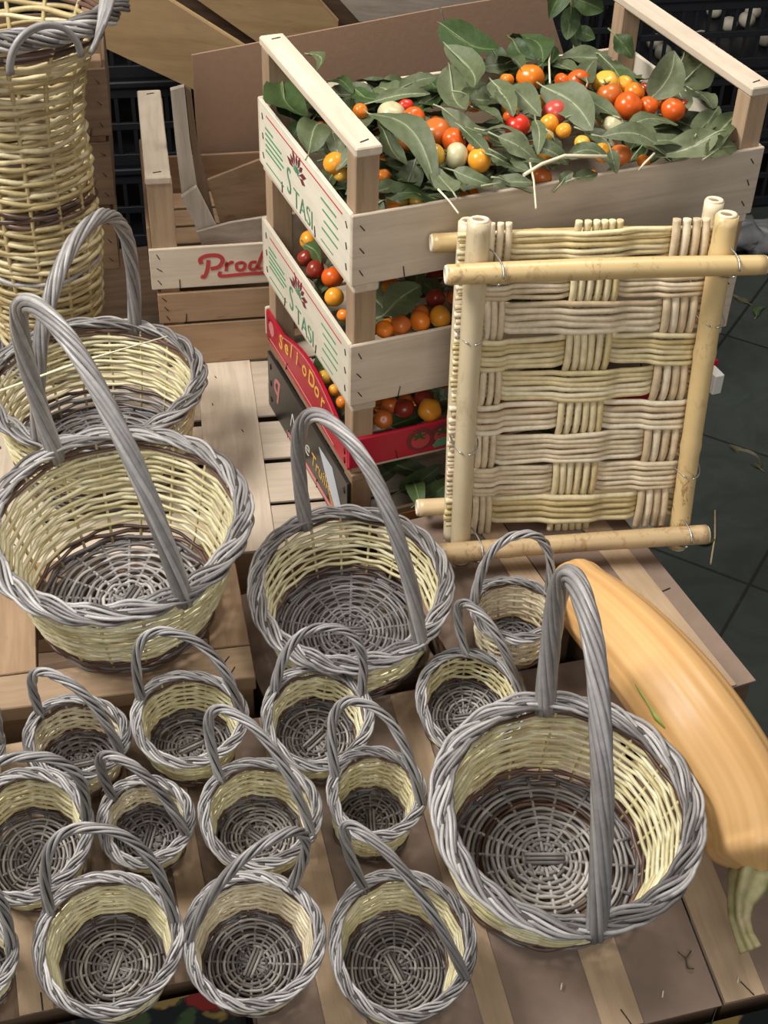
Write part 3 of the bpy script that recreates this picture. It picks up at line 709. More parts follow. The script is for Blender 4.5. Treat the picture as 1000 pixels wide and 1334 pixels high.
# leaves and fruit in the lower crates
for zc, nm, cnt, g in ((z2+.075, 'second', 42, 'second crate'), (z3+.045, 'red', 36, 'red crate'), (z4+.040, 'black', 46, 'black crate')):
    for k in range(cnt):
        u = rng.uniform(.04, W1-.06); v = rng.uniform(.035, D1-.04); a = rng.random()*2*PI; l = rng.uniform(.05, .085)
        if zc > .6 and k < cnt*.7: v = rng.uniform(.035, .12) if k % 2 else v; u = rng.uniform(.02, .2) if k % 2 == 0 else u
        P = F0+ux*u+uy*v; A = V3(P[0], P[1], zc-rng.uniform(.0, .02)); B = A+V3(math.cos(a), math.sin(a), rng.normal(0, .1))*l
        q = B-F0; B = F0+ux*min(max(q@ux, .012), W1-.012)+uy*min(max(q@uy, .012), D1-.012)+V3(0, 0, B[2]-F0[2])
        if np.linalg.norm(B-A) < .03: continue
        leaf(A, B, .030, 'green leaf among the tomatoes in the %s crate of the stack' % nm, 'leaves in the '+g, LEAF[rng.choice([0, 1, 2])])
    if nm != 'black':
        for k in range(24):
            u = rng.uniform(.045, W1-.1); v = rng.uniform(.035, .20) if k % 3 else rng.uniform(.05, D1-.04)
            P = F0+ux*u+uy*v; P = clampin(V3(P[0], P[1], zc-.010), .013)
            tomato(P, .0125, rng.choice(['orange', 'brownish orange', 'dark red']), 'orange tomato low down among leaves in the %s crate' % nm, 'buried tomatoes in the '+g)
A = at_z(512, 372, z2+.125); leaf(at_z(500, 410, z2+.10), at_z(548, 372, z2+.112), .042, 'broad green leaf behind the front post of the second crate', None, LEAF[0], V3(0, -1, .7))
leaf(at_z(396, 318, z2+.1), at_z(418, 345, z2+.098), .022, 'green leaf beside the amber tomato in the side gap of the second crate', None, LEAF[2], V3(-.5, -.6, .7))
for a_, b_, wd in (((520, 640), (575, 605), .030), ((545, 655), (592, 622), .030), ((538, 628), (550, 668), .026)):
    leaf(at_z(*a_, z4+.055), at_z(*b_, z4+.065), wd, 'dark green leaf hanging in the opening of the bottom black crate', 'hanging leaves at the black crate', LEAF[2], V3(0, -1, .8))
# twigs
def twig(px, r, label, m=TAN, lift=.03):
    P = np.array([surf(x, y, TOP)+0 for x, y in px]); P = np.array([at_z(x, y, p[2]+lift) for (x, y), p in zip(px, P)]); c0 = P[0].copy()
    mb = MB(); mb.tube(P-c0, r, 6, False, 0, .6); o = mb.build('twig', m); o.location = c0; tag(o, label, 'twig')
twig([(682, 228), (705, 214), (735, 203), (790, 204)], .0022, 'brown twig lying across the leaves at the front centre of the top crate', TANP)
twig([(716, 108), (715, 80), (718, 57)], .0012, 'thin upright straw stalk behind the heap in the top crate', TANP, .035)
twig([(698, 272), (695, 235), (690, 212)], .0012, 'thin pale stalk hanging over the front board of the top crate', TANP, .030)
twig([(597, 278), (585, 262), (570, 246)], .0012, 'short pale stalk poking over the front board left of the cane frame', TANP, .028)
twig([(852, 200), (838, 214), (832, 222)], .0014, 'short yellow stalk among the leaves at the right front of the top crate', TANP, .02)

def onvert(y, P):
    lo, hi = -.5, 1.74
    for _ in range(50):
        m = (lo+hi)/2
        if pr([P[0], P[1], m])[1] > y: lo = m
        else: hi = m
    return m
def yawM(deg):
    a = math.radians(deg); x = V3(math.cos(a), -math.sin(a), 0); y = V3(math.sin(a), math.cos(a), 0); return np.stack([x, y, UZ], 1)
# ------------------------------------------------------------------ room
def tilemat():
    m, nt, b = new_mat('green_stone_tiles')
    a = at_z(905, 580, 0); c = at_z(1000, 443, 0); ang = math.atan2((c-a)[1], (c-a)[0])
    v = mapping(nt, (1, 1, 1), (0, 0, -ang)); br = nt.nodes.new('ShaderNodeTexBrick'); nt.links.new(v, br.inputs['Vector'])
    br.offset = 0; br.inputs['Scale'].default_value = 1.; br.inputs['Brick Width'].default_value = .40; br.inputs['Row Height'].default_value = .33
    br.inputs['Mortar Size'].default_value = .004; br.inputs['Color1'].default_value = (.036, .044, .039, 1); br.inputs['Color2'].default_value = (.046, .054, .047, 1)
    br.inputs['Mortar'].default_value = (.018, .017, .013, 1); br.inputs['Mortar Smooth'].default_value = .3
    n = noise(nt, 9, mapping(nt), 6, .7, 1.2); k = mixc(nt, n.outputs['Fac'], (.45,)*3, (1.6,)*3); c_ = mixc(nt, 1., br.outputs[0], k, 'MULTIPLY')
    n2 = noise(nt, 30, mapping(nt), 5, .8, 4); r2 = ramp(nt, [(.60, (0, 0, 0)), (.72, (.35, .35, .35))]); nt.links.new(n2.outputs['Fac'], r2.inputs[0]); c_ = mixc(nt, r2.outputs[0], c_, (.11, .12, .105))
    nt.links.new(c_, b.inputs['Base Color']); b.inputs['Roughness'].default_value = .42; bump(nt, b, n.outputs['Fac'], .15, .004); return m
b = MB(); b.box((-5, -2, -.05), (6, 7, 0), 0, .5); struct(b.build('floor', tilemat()))
b = MB(); b.box((-5, 5.2, 0), (6, 5.3, 3.2), 0, .5); struct(b.build('wall_back', plain('dark_plaster', (.06, .05, .04), .9, .1, 3)))
b = MB(); b.box((-3.1, -2, 0), (-3, 5.2, 3.2), 0, .5); struct(b.build('wall_left', plain('dim_plaster', (.12, .10, .08), .9, .1, 3)))

# ------------------------------------------------------------------ display boxes
FRC = at_z(985, 885, ZU)
TZ = .40
RT = np.stack([lx, ly, UZ], 1)
vfront0 = (at_plane(900, 1319, PL0, LN)-PL0)@ly; vl0 = (at_plane(140, 1300, PL0, LN)-PL0)@ly
tur = min((p-PL0)@lx for p in (FRC, FRC+uy*.395, FRC+ux*-.01+uy*.7))-.012
t = thing('display_table', 'dark low table carrying every crate, mostly hidden under the boxes', 'table', RT, (PL0[0], PL0[1], 0))
b = MB(); b.box((-.98, max(vfront0, vl0)+.012, TZ-.03), (tur, 1.75, TZ-.0005), bevel=.003); b.build('tabletop', DBR[0], t)
for (x, y) in ((-.94, .05), (tur-.05, .05), (-.94, 1.7), (tur-.05, 1.7)):
    b = MB(); b.box((x-.025, y-.025, .0005), (x+.025, y+.025, TZ-.0305), bevel=.002); b.build('leg', DBR[2], t)
def upper_box(u0, u1, v0, v1, slats, label, ZU=ZU):
    o = FRC+ux*u0+uy*v0; o = V3(o[0], o[1], TZ+.0005); w = u1-u0; d = v1-v0; top = ZU-TZ-.0005
    r = thing('upturned_crate', label, 'crate', RS, o)
    b = MB(); b.box((0, 0, top-.004), (w, d, top-.0016), bevel=.0006); b.build('hardboard_sheet', HARD, r)
    for (lo, hi, nm) in (((.004, .003, .0), (w-.004, .009, top-.0045), 'front_panel'), ((.004, d-.009, 0), (w-.004, d-.003, top-.0045), 'back_panel'), ((.004, .0095, 0), (.010, d-.0095, top-.0045), 'side_panel'), ((w-.010, .0095, 0), (w-.004, d-.0095, top-.0045), 'side_panel')):
        b = MB(); b.box(lo, hi, bevel=.001); b.build(nm, DBR[0] if 'side' not in nm else DBR[1], r)
    for s in slats:
        q = at_z(s[0], s[1], ZU)-FRC; uu = min(max(q@ux-u0, s[2]/2+.001), w-s[2]/2-.001); b = MB(); b.box((uu-s[2]/2, .001, top-.0014), (uu+s[2]/2, d-.001, top+.0004), bevel=.0005)
        so = b.build('slat', PALEB[1], r)
    s = MB(); staples(s, [(w-.02, d*.42, top-.0012), (w-.06, .02, top-.0012)], (0, 0, 1), (1, .2, 0), .014); s.build('staple', STAPLE, r)
    return r
PALEB = [wood('tan_slat_%s' % a, (.46, .33, .21), (.36, .255, .16), i, .35, knot=(.22, .15, .09)) for i, a in enumerate('xyz')]
upper_box(-.15, 0, 0, .395, [(835, 762, .036)], 'upturned crate topped with brown hardboard under the top end of the pumpkin')
upper_box(-.31, -.1515, .150, .395, [(700, 730, .034)], 'upturned crate topped with hardboard under the cane frame and the small tan basket')
upper_box(-.52, -.3115, .185, .375, [(583, 822, .034)], 'low upturned crate under the round middle basket', .568)
# lower, tilted boxes
RL_ = np.stack([lx, LY, LN], 1)
vfront = (at_plane(900, 1319, PL0, LN)-PL0)@LY
def lower_box(x0, x1, v0, v1, slats, label, board=HARD):
    r = thing('upturned_crate', label, 'crate', RL_, PL0)
    b = MB(); b.box((x0, v0, -.0042), (x1, v1, -.0020), bevel=.0006); b.build('hardboard_sheet', board, r)
    for (px, py, w) in slats:
        q = (at_plane(px, py, PL0, LN)-PL0)@lx; b = MB(); b.box((q-w/2, v0+.001, -.0018), (q+w/2, v1-.002, .0), bevel=.0005); so = b.build('slat', PALEB[1], r)
        s = MB(); staples(s, [(q+w*.12, v0+.010, .0)], (0, 0, 1), (-.25, 1, 0), .018); s.build('staple', STAPLE, so)
    b = MB(); b.box((x0+.002, v0+.004, -.012), (x1-.002, v0+.012, -.0045), bevel=.001); b.build('front_edge', CARD, r)
    # side walls reach down to the table
    Ri = np.linalg.inv(RL_)
    def dn(u, v):
        P = PL0+RL_@V3(u, v, -.0125); return P
    for a, c in (((x0+.003, v0+.004), (x1-.003, v0+.004)), ((x0+.003, v1-.01), (x1-.003, v1-.01)), ((x0+.003, v0+.011), (x0+.003, v1-.017)), ((x1-.009, v0+.011), (x1-.009, v1-.017))):
        A, B = dn(*a), dn(*c); n = nrm(np.cross(UZ, B-A))*.006
        poly = [V3(A[0], A[1], TZ+.0005), V3(B[0], B[1], TZ+.0005), B, A]; poly = [RL_.T@(p-PL0) for p in poly]
        b = MB(); b.prism(poly, RL_.T@(n if n@ly > 0 or abs(n@ly) < 1e-6*0 else n), 0, .5); b.build('side_wall', DBR[0], r)
    return r
q = lambda x, y: (at_plane(x, y, PL0, LN)-PL0)@lx
xm = q(333, 1320)
xR = q(1012, 1150)
vb = .362
xs_ = q(945, 1235)-.0255
lower_box(xs_+.002, xR, vfront, .229, [(945, 1235, .045)], 'narrow upturned crate with hardboard and one pale slat under the pumpkin stem')
lower_box(xm, xs_, vfront, .366, [(800, 1300, .042), (640, 1300, .030), (432, 1250, .040)], 'upturned crate with hardboard and pale slats under the front right basket')
vl = (at_plane(140, 1300, PL0, LN)-PL0)@LY
lower_box(q(-260, 1200), xm-.004, vl, .388, [(-60, 1240, .04), (42, 1240, .036), (75, 1290, .012), (180, 1240, .03), (262, 1240, .03)], 'upturned brown crate under the small baskets on the left', DBR[1])
# cloth in front
def clothmat():
    m, nt, b = new_mat('floral_cloth')
    v = nt.nodes.new('ShaderNodeTexVoronoi'); v.inputs['Scale'].default_value = 22; nv = noise(nt, 18, mapping(nt), 3); 
    mp = mapping(nt); dv = mixc(nt, .16, (0, 0, 0), (0, 0, 0)); add = nt.nodes.new('ShaderNodeVectorMath'); add.operation = 'ADD'; sc = nt.nodes.new('ShaderNodeVectorMath'); sc.operation = 'SCALE'; sc.inputs['Scale'].default_value = .06
    nt.links.new(nv.outputs['Color'], sc.inputs[0]); nt.links.new(mp, add.inputs[0]); nt.links.new(sc.outputs[0], add.inputs[1]); nt.links.new(add.outputs[0], v.inputs['Vector'])
    sep = nt.nodes.new('ShaderNodeSeparateColor'); nt.links.new(v.outputs['Color'], sep.inputs[0])
    r = ramp(nt, [(0, (.25, .02, .015)), (.25, (.30, .20, .06)), (.5, (.05, .08, .03)), (.7, (.008, .01, .012))]); r.color_ramp.interpolation = 'CONSTANT'; nt.links.new(sep.outputs[0], r.inputs[0])
    d = ramp(nt, [(.45, (1, 1, 1)), (.55, (0, 0, 0))]); ms = nt.nodes.new('ShaderNodeMath'); ms.operation = 'MULTIPLY'; ms.inputs[1].default_value = 1.; nt.links.new(v.outputs['Distance'], ms.inputs[0]); nt.links.new(ms.outputs[0], d.inputs[0])
    c = mixc(nt, d.outputs[0], (.008, .01, .012), r.outputs[0]); nt.links.new(c, b.inputs['Base Color']); b.inputs['Roughness'].default_value = .6; return m
CL = clothmat()
g = []; N_ = 120
Pa = PL0+RL_@V3(q(-260, 1200)-.02, vl-.008, -.008); Pm = PL0+RL_@V3(xm-.012, vl-.008, -.008); Pm2 = PL0+RL_@V3(xm-.006, vfront-.008, -.008); Pb = PL0+RL_@V3(xR+.01, vfront-.008, -.008)
ptsl = [Pa+(Pm-Pa)*t for t in np.linspace(0, 1, 50)]+[Pm+(Pm2-Pm)*t for t in np.linspace(.1, .9, 8)]+[Pm2+(Pb-Pm2)*t for t in np.linspace(0, 1, 70)]
G = np.zeros((14, len(ptsl), 3))
for i in range(14):
    for j, p in enumerate(ptsl):
        k = i/13; G[i, j] = V3(p[0], p[1], p[2])+V3(0, 0, -.48*k)-ly*(.004+.05*k+.012*k*math.sin(j*.55)+.006*k*math.sin(j*1.3))
    
b = MB(); b.grid(G, 0, .5); tag(b.build('tablecloth', CL), 'dark floral cloth with red and yellow flowers hanging below the front crates', 'tablecloth')

# slatted boards left of the stack (bottoms of upturned crates)
RB = yawM(-10); ob = at_z(263, 485, ZB); r = thing('upturned_crate', 'pale slatted upturned crate bottom between the big left basket and the tomato stack', 'crate', RB, (ob[0], ob[1], 0))
def lc(x, y): return RB.T@(at_z(x, y, ZB)-V3(ob[0], ob[1], 0))
u1 = lc(318, 560)[0]; v1 = lc(355, 543)[1]; v2 = lc(370, 597)[1]
sl = u1
vF = lc(345, 716)[1]; vK = v1+.30
def umax(v, u):
    while u > -.5:
        P = V3(ob[0], ob[1], 0)+RB@V3(u, v, 0); qx = P-FRC
        if (qx@uy > .385 or qx@ux < -.528) and not ((P-F0)@ux > .322 and (P-F0)@uy > -.01): break
        u -= .01
    return u
rows_ = [(v1+.008, v1+.15), (v1+.156, vK), (v2+.006, v1-.008), (vF+.5*(v2-vF)+.004, v2-.006), (vF, vF+.5*(v2-vF)-.004)]
for (v0_, v1_) in rows_:
    um = min(umax(v0_, .17), umax(v1_, .17)); b = MB(); b.box((-.66, v0_, ZB-.006), (um, v1_, ZB-.002), bevel=.0008); b.build('bottom_slat', PALE[0], r)
for k, (a_, b_) in enumerate(((u1-.060, u1+.022), (-.30, -.24), (-.58, -.52))):
    b = MB(); b.box((a_, vF, ZB-.0018), (b_, vK, ZB-.0001), bevel=.0006); so = b.build('slat', PALE[1], r)
    s = MB(); staples(s, [((a_+b_)/2+.02*rng.normal(), vF+.05+.07*i, ZB-.0001) for i in range(7)], (0, 0, 1), (-.3, 1, 0), .006); s.build('staple', STAPLE, so)
ue = umax(vF, .17)
for (lo, hi) in (((-.66, vF, TZ+.0005), (ue, vF+.007, ZB-.007)), ((-.66, vK-.007, TZ+.0005), (.10, vK, ZB-.007)), ((-.66, vF+.008, TZ+.0005), (-.653, vK-.008, ZB-.007))):
    b = MB(); b.box(lo, hi, bevel=.001); b.build('side_panel', BRN[0], r)
# beam crate under the big left basket
A = at_z(0, 924, ZBEAM); B = at_z(333, 881, ZBEAM); dx = nrm(B-A); RBm = np.stack([dx, np.cross(UZ, dx), UZ], 1)
r = thing('wooden_crate', 'brown wooden crate with thick rails under the big left basket', 'crate', RBm, (B[0], B[1], 0))
wB = .56
for nm, lo, hi, m in (('front_rail', (-wB, 0, ZBEAM-.022), (0, .050, ZBEAM-.0003), POST[0]), ('back_rail', (-wB, .195, ZBEAM-.022), (0, .235, ZBEAM-.0003), BRN[0]), ('side_rail', (-.045, .0525, ZBEAM-.022), (0, .1945, ZBEAM-.0003), BRN[1]),
                     ('middle_rail', (-.30, .0525, ZBEAM-.022), (-.24, .1945, ZBEAM-.0003), BRN[1]), ('side_rail', (-wB, .0525, ZBEAM-.022), (-wB+.045, .1945, ZBEAM-.0003), BRN[1]),
                     ('front_panel', (-wB+.003, .003, TZ+.08), (-.003, .010, ZBEAM-.0225), BRN[0]), ('back_panel', (-wB+.003, .227, TZ+.08), (-.003, .232, ZBEAM-.0225), BRN[0]), ('side_panel', (-.010, .0105, TZ+.08), (-.003, .2265, ZBEAM-.0225), BRN[1]), ('side_panel', (-wB+.003, .0105, TZ+.08), (-wB+.010, .2265, ZBEAM-.0225), BRN[1])):
    b = MB(); b.box(lo, hi, bevel=.0015); b.build(nm, m, r)
for x in (-.040, -wB+.012):
    for y in (.0115, .195):
        b = MB(); b.box((x, y, TZ+.0005), (x+.028, y+.028, ZBEAM-.0225), bevel=.001); b.build('corner_post', BRN[2], r)
s = MB(); staples(s, [(-.03, .03, ZBEAM-.0003), (-.025, .012, ZBEAM-.0003), (-.35, .025, ZBEAM-.0003)], (0, 0, 1), (.6, 1, 0), .014); s.build('staple', STAPLE, r)

# ------------------------------------------------------------------ cane frame with woven reed panel
def rodr(w):
    a = np.linalg.norm(w)+1e-12; k = np.array(w)/a; K = np.array([[0, -k[2], k[1]], [k[2], 0, -k[0]], [-k[1], k[0], 0]]); return np.eye(3)+math.sin(a)*K+(1-math.cos(a))*K@K
def canemat(name, c, s1, amt):
    m, nt, b = new_mat(name); n = noise(nt, 14, mapping(nt), 3); n2 = noise(nt, 70, mapping(nt, (1, 1, .5)), 5, .75, 1.); a = nt.nodes.new('ShaderNodeAttribute'); a.attribute_name = 'tint'
    k = mixc(nt, n.outputs['Fac'], tuple(x*.8 for x in c), tuple(min(1, x*1.15) for x in c)); k2 = mixc(nt, a.outputs['Fac'], (.78, .74, .66), (1.12, 1.12, 1.12)); k = mixc(nt, 1., k, k2, 'MULTIPLY')
    r = ramp(nt, [(.53, (0, 0, 0)), (.60, (amt,)*3)]); nt.links.new(n2.outputs['Fac'], r.inputs[0]); nn = noise(nt, 5, mapping(nt), 2); r3 = ramp(nt, [(.42, (0, 0, 0)), (.6, (1, 1, 1))]); nt.links.new(nn.outputs['Fac'], r3.inputs[0])
    mm = mixc(nt, 1., r.outputs[0], r3.outputs[0], 'MULTIPLY'); k = mixc(nt, mm, k, s1); nt.links.new(k, b.inputs['Base Color']); b.inputs['Roughness'].default_value = .38; return m
CANE = [canemat('yellow_cane', (.66, .49, .24), (.22, .10, .03), .8), canemat('pale_cane', (.70, .60, .42), (.35, .22, .12), .5), canemat('tan_cane', (.64, .48, .28), (.30, .16, .07), .6)]
REEDP = wicker('pale_reed', [(0, (.58, .45, .28)), (.5, (.75, .62, .43)), (1, (.87, .77, .58))], .5)
REEDY = wicker('yellow_reed', [(0, (.60, .47, .22)), (.5, (.76, .64, .37)), (1, (.86, .76, .52))], .45)
Rf = rodr([-.1374, -.0014, .1282]); of = C+(V3(.0961, 1.2727, .6359)-C)*1.0133+V3(-.002, -.012, .006)
Wf, Hf = .2753, .4138
fr = thing('cane_frame', 'square cane frame with a woven reed panel leaning on the crate stack', 'woven panel', Rf, of)
def cane(mb, A, B, r, tint=None, nodes=(.3, .7)):
    A = np.array(A, float); B = np.array(B, float); t = np.linspace(0, 1, 40); rad = r*(1+.04*np.sin(t*5+rng.random()*6))
    for nd in nodes: rad = rad*(1+.10*np.exp(-((t-nd)/.012)**2))
    P = A+(B-A)*t[:, None]+nrm(np.cross(B-A, V3(.3, .5, .2)))*(np.sin(t*PI)*.002)[:, None]
    mb.tube(P, rad, 14, False, 0, tint if tint is not None else rng.random())
    d = nrm(B-A)
    for E_, s_ in ((A, -1), (B, 1)):   # hollow end: rim ring and pith
        e1 = nrm(np.cross(d, V3(.2, .3, .9))); e2 = np.cross(d, e1); aa = np.linspace(0, 2*PI, 14, endpoint=False)
        mb.tube(np.array([E_+d*s_*.0006+(e1*math.cos(q_)+e2*math.sin(q_))*r*.74 for q_ in aa]), r*.2, 5, True, 1, .9)
        mb.tube(np.array([E_+d*s_*.0000, E_+d*s_*.0010]), r*.42, 8, False, 2, .1)
CM = lambda m: [m, REEDP, BRN[0]]
yF, yB = 0.0, .040
for nm, A, B, rc, m, nd in (('upright_cane', (0, yF, -.02), (0, yF, Hf+.002), .0125, CANE[1], (.25, .52, .86)), ('upright_cane', (Wf, yF, -.015), (Wf-.002, yF, Hf+.002), .0125, CANE[0], (.33, .62, .9)),
    ('upright_cane', (-.004, yB, -.015), (-.004, yB, Hf-.014), .0115, CANE[1], (.4,)), ('upright_cane', (Wf-.010, yB, -.01), (Wf-.004, yB, Hf+.004), .0115, CANE[1], (.4,)),
    ('cross_cane', (-.036, yF-.023, Hf-.049), (Wf+.040, yF-.023, Hf-.047), .0115, CANE[0], (.45,)), ('cross_cane', (-.040, yB+.022, Hf-.046), (Wf+.02, yB+.022, Hf-.044), .0110, CANE[0], (.35,)),
    ('cross_cane', (-.03, yF-.023, .005), (Wf+.026, yF-.023, .015), .0120, CANE[2], (.25,)), ('cross_cane', (-.045, yB+.022, .018), (Wf+.0, yB+.022, .018), .0115, CANE[2], (.5,))):
    b = MB(); cane(b, A, B, rc, nodes=nd); b.build(nm, CM(m), fr)
ym = .020; nrow = 9; zb0, zb1 = .016, Hf-.016; hrow = (zb1-zb0)/nrow
cols = [(.014, .040), (Wf*.40, Wf*.40+.056), (Wf-.056, Wf-.013)]
for i in range(nrow):
    zc = zb0+hrow*(i+.5); midf = (i % 2 == 1)
    b = MB(); nrd = 6 if i % 3 else 5; mt = REEDY if i in (0, 4, 5, 8) else REEDP; span = hrow*.95
    for j in range(nrd):
        z = zc+(j-(nrd-1)/2)*span/nrd*(1+.04*rng.normal()); xs = np.linspace(-.016-.004*rng.random(), Wf+.006, 80); y = np.zeros(80); pin = np.zeros(80)
        for c, (a_, e_) in enumerate(cols):
            vert_front = midf if c == 1 else not midf
            m_ = (a_+e_)/2; g_ = np.exp(-((xs-m_)/((e_-a_)*.58))**6); y += (1 if vert_front else -1)*.0062*g_; pin += (g_ if vert_front else -.25*g_)
        zz = zc+(z-zc)*(1-.10*np.clip(pin, -1, 1))+.0012*np.sin(xs*22+i*2)+.0007*np.sin(xs*50+j*2+i)
        b.tube(np.stack([xs, ym+y, zz], 1), span/nrd*.47*(.9+.18*rng.random()), 7, False, 0, ref=V3(0, 0, 1))
    b.build('reed_bundle', mt, fr)
for c, (a_, e_) in enumerate(cols):
    b = MB(); nn_ = 6 if c == 1 else 4 if c == 2 else 3
    for j in range(nn_):
        x = a_+(e_-a_)*(j+.5)/nn_; zs_ = np.linspace(zb0-.012, zb1+.008, 120); y = np.zeros(120)
        for i in range(nrow):
            vert_front = (i % 2 == 1) if c == 1 else (i % 2 == 0)
            zc = zb0+hrow*(i+.5); y += (-1 if vert_front else 1)*.0042*np.exp(-((zs_-zc)/(hrow*.48))**4)
        b.tube(np.stack([x+.0010*np.sin(zs_*30+j), ym+y, zs_], 1), (e_-a_)/nn_*.45, 7, False, 0, ref=V3(1, 0, 0))
    b.build('reed_bundle', REEDP if c != 1 else REEDY, fr)
def wire(x, z, r=.0165, tail=0, vertical=False, r2=.03):
    b = MB(); a = np.linspace(0, 2*PI*(.93), 30)
    if not vertical: P = np.stack([x+r*np.sin(a)*.95, yF+.018+(.034)*-np.cos(a), z-.004*np.cos(a)], 1)
    else: P = np.stack([x+.004*np.sin(a)+.010*np.cos(a), yF-.002-.0375*np.cos(a), z+r*1.0*np.sin(a)], 1)
    b.tube(P, .0011, 5, False, 0, .5)
    b.build('tie_wire', WIRE, fr)
for x, z in ((0, Hf*.68), (0, Hf*.34), (Wf, Hf*.71), (Wf, Hf*.23)): wire(x, z)
for x, z in ((.012, Hf-.049), (Wf-.004, Hf-.047), (.010, .006), (Wf-.008, .014)): wire(x, z, .017, vertical=True)

# ------------------------------------------------------------------ pumpkin
def pumpkin():
    m, nt, b = new_mat('pumpkin_skin')
    a = nt.nodes.new('ShaderNodeAttribute'); a.attribute_name = 'tint'; n = noise(nt, 7, mapping(nt), 4); n2 = noise(nt, 60, mapping(nt), 4)
    c = mixc(nt, n.outputs['Fac'], (.60, .325, .12), (.70, .43, .18)); st = ramp(nt, [(.0, (.90, .86, .78)), (.5, (1, 1, 1)), (1., (1.10, 1.16, 1.25))]); nt.links.new(a.outputs['Fac'], st.inputs[0]); c = mixc(nt, 1., c, st.outputs[0], 'MULTIPLY')
    nt.links.new(c, b.inputs['Base Color']); b.inputs['Roughness'].default_value = .38; bump(nt, b, n2.outputs['Fac'], .12, .001)
    ctl = [(722, 742, .008), (731, 751, .026), (762, 778, .039), (808, 822, .047), (861, 880, .051), (913, 950, .053), (954, 1014, .053), (984, 1080, .053), (992, 1128, .046), (996, 1152, .014)]
    P = []
    for i, (x, y, r) in enumerate(ctl):
        zc = [.634, .634, .643, .650, .655, .654, .628, .598, .580, .573][i]; P.append(at_z(x, y, zc))
    P = np.array(P); rad = np.array([c_[2] for c_ in ctl])
    # smooth resample
    s = np.concatenate([[0], np.cumsum(np.linalg.norm(np.diff(P, axis=0), axis=1))]); n_ = 90; u = (1-np.cos(np.linspace(0, PI, n_)))/2*s[-1]
    def cr(vals):
        out = np.zeros((n_,)+vals.shape[1:])
        d = np.gradient(vals, s, axis=0)
        for k, x in enumerate(u):
            i = min(len(s)-2, np.searchsorted(s, x, 'right')-1); h = s[i+1]-s[i]; t = (x-s[i])/h
            out[k] = (2*t**3-3*t*t+1)*vals[i]+(t**3-2*t*t+t)*h*d[i]+(-2*t**3+3*t*t)*vals[i+1]+(t**3-t*t)*h*d[i+1]
        return out
    Q = cr(P)
    for _ in range(60): Q[1:-1] = (Q[:-2]+Q[1:-1]*2+Q[2:])/4
    e = 1e-6; Rr = cr(rad); tt = u/s[-1]
    Rr = np.minimum(Rr, .054); Rr *= np.sqrt(np.clip(1-((.5-np.minimum(tt, .5)-.42)/.08).clip(0, 1)**2, 0, 1)); Rr *= np.sqrt(np.clip(1-((np.maximum(tt, .5)-.90)/.10).clip(0, 1)**2*.93, 0, 1))
    T = np.gradient(Q, axis=0); T /= np.linalg.norm(T, axis=1)[:, None]; S = np.cross(T, UZ); S /= np.linalg.norm(S, axis=1)[:, None]; Bn = np.cross(S, T)
    ns = 96; a2 = np.arange(ns)*2*PI/ns; rib = 1+.014*np.cos(10*a2)+.006*np.cos(21*a2+1)
    amp = np.sin(PI*tt)[:, None]**.3
    rr = Rr[:, None]*(1+(rib-1)[None]*1.0)
    V = Q[:, None]+rr[..., None]*(S[:, None]*np.cos(a2)[None, :, None]+Bn[:, None]*np.sin(a2)[None, :, None]*.97)
    tv = .5+.16*np.cos(10*a2)[None]*np.ones((n_, 1))+.10*np.sin(a2*23+.5*np.sin(tt*7)[:, None])+.16*np.sin(a2*41+1+.4*np.sin(tt*13)[:, None])
    o0 = V3(Q[n_//2][0], Q[n_//2][1], V[..., 2].min())
    root = thing('pumpkin', 'long curved pale orange pumpkin lying right of the large front basket', 'pumpkin', None, o0)
    mb = MB(); k = mb.addv(V-o0, tv.ravel()); idx = np.arange(n_*ns).reshape(n_, ns); A, B = idx[:-1], idx[1:]
    mb.quads(np.stack([A, np.roll(A, -1, 1), np.roll(B, -1, 1), B], -1)); mb.ng.append((list(idx[0][::-1]), 0, True)); mb.ng.append((list(idx[-1]), 0, True)); mb.build('fruit_body', m, root)
    gm = plain('pumpkin_green_scar', (.22, .26, .04), .5, .2, 90)
    b2 = MB()   # green scar along the side
    Ls = [(827, 890), (836, 903), (845, 918), (856, 935), (866, 948)]
    def hit(x, y):
        d = nrm(ray(x, y)); best = None
        tq = np.linspace(.8, 2.2, 1500); pts = C+d*tq[:, None]; dd = np.linalg.norm(pts[:, None]-Q[None, ::3], axis=2); j = dd.argmin(1); ins = dd[np.arange(1500), j] < Rr[::3][j]
        return pts[np.argmax(ins)] if ins.any() else None
    hp = [hit(*p) for p in Ls]; hp = [h for h in hp if h is not None]
    if len(hp) > 3: b2.tube(np.array(hp)-o0+V3(0, 0, -.0006), [.0006, .0022, .0014, .0036, .0010][:len(hp)], 6, False, 0, .5); b2.build('green_scar', gm, root)
    # stem: flared five-ridged peduncle
    sm, nt2, bb = new_mat('pumpkin_stem_skin'); n5 = noise(nt2, 60, mapping(nt2), 3); cc = ramp(nt2, [(.3, (.17, .17, .06)), (.7, (.36, .30, .16))]); nt2.links.new(n5.outputs['Fac'], cc.inputs[0]); nt2.links.new(cc.outputs[0], bb.inputs['Base Color']); bb.inputs['Roughness'].default_value = .6
    spx = [(982, 1134, .575), (973, 1156, .568), (965, 1176, .560), (963, 1198, .551), (968, 1218, .542), (977, 1238, .535)]
    sp = []
    for (x, y, z) in spx: sp.append(at_z(x, y, z))
    sp = np.array(sp); srad = np.array([.022, .0185, .0125, .0098, .0092, .0108])
    tq = np.linspace(0, 5, 30); SP = np.stack([np.interp(tq, range(6), sp[:, k]) for k in range(3)], 1); SR = np.interp(tq, range(6), srad)
    SP = np.vstack([SP[:1], (SP[:-2]+SP[1:-1]*2+SP[2:])/4, SP[-1:]])
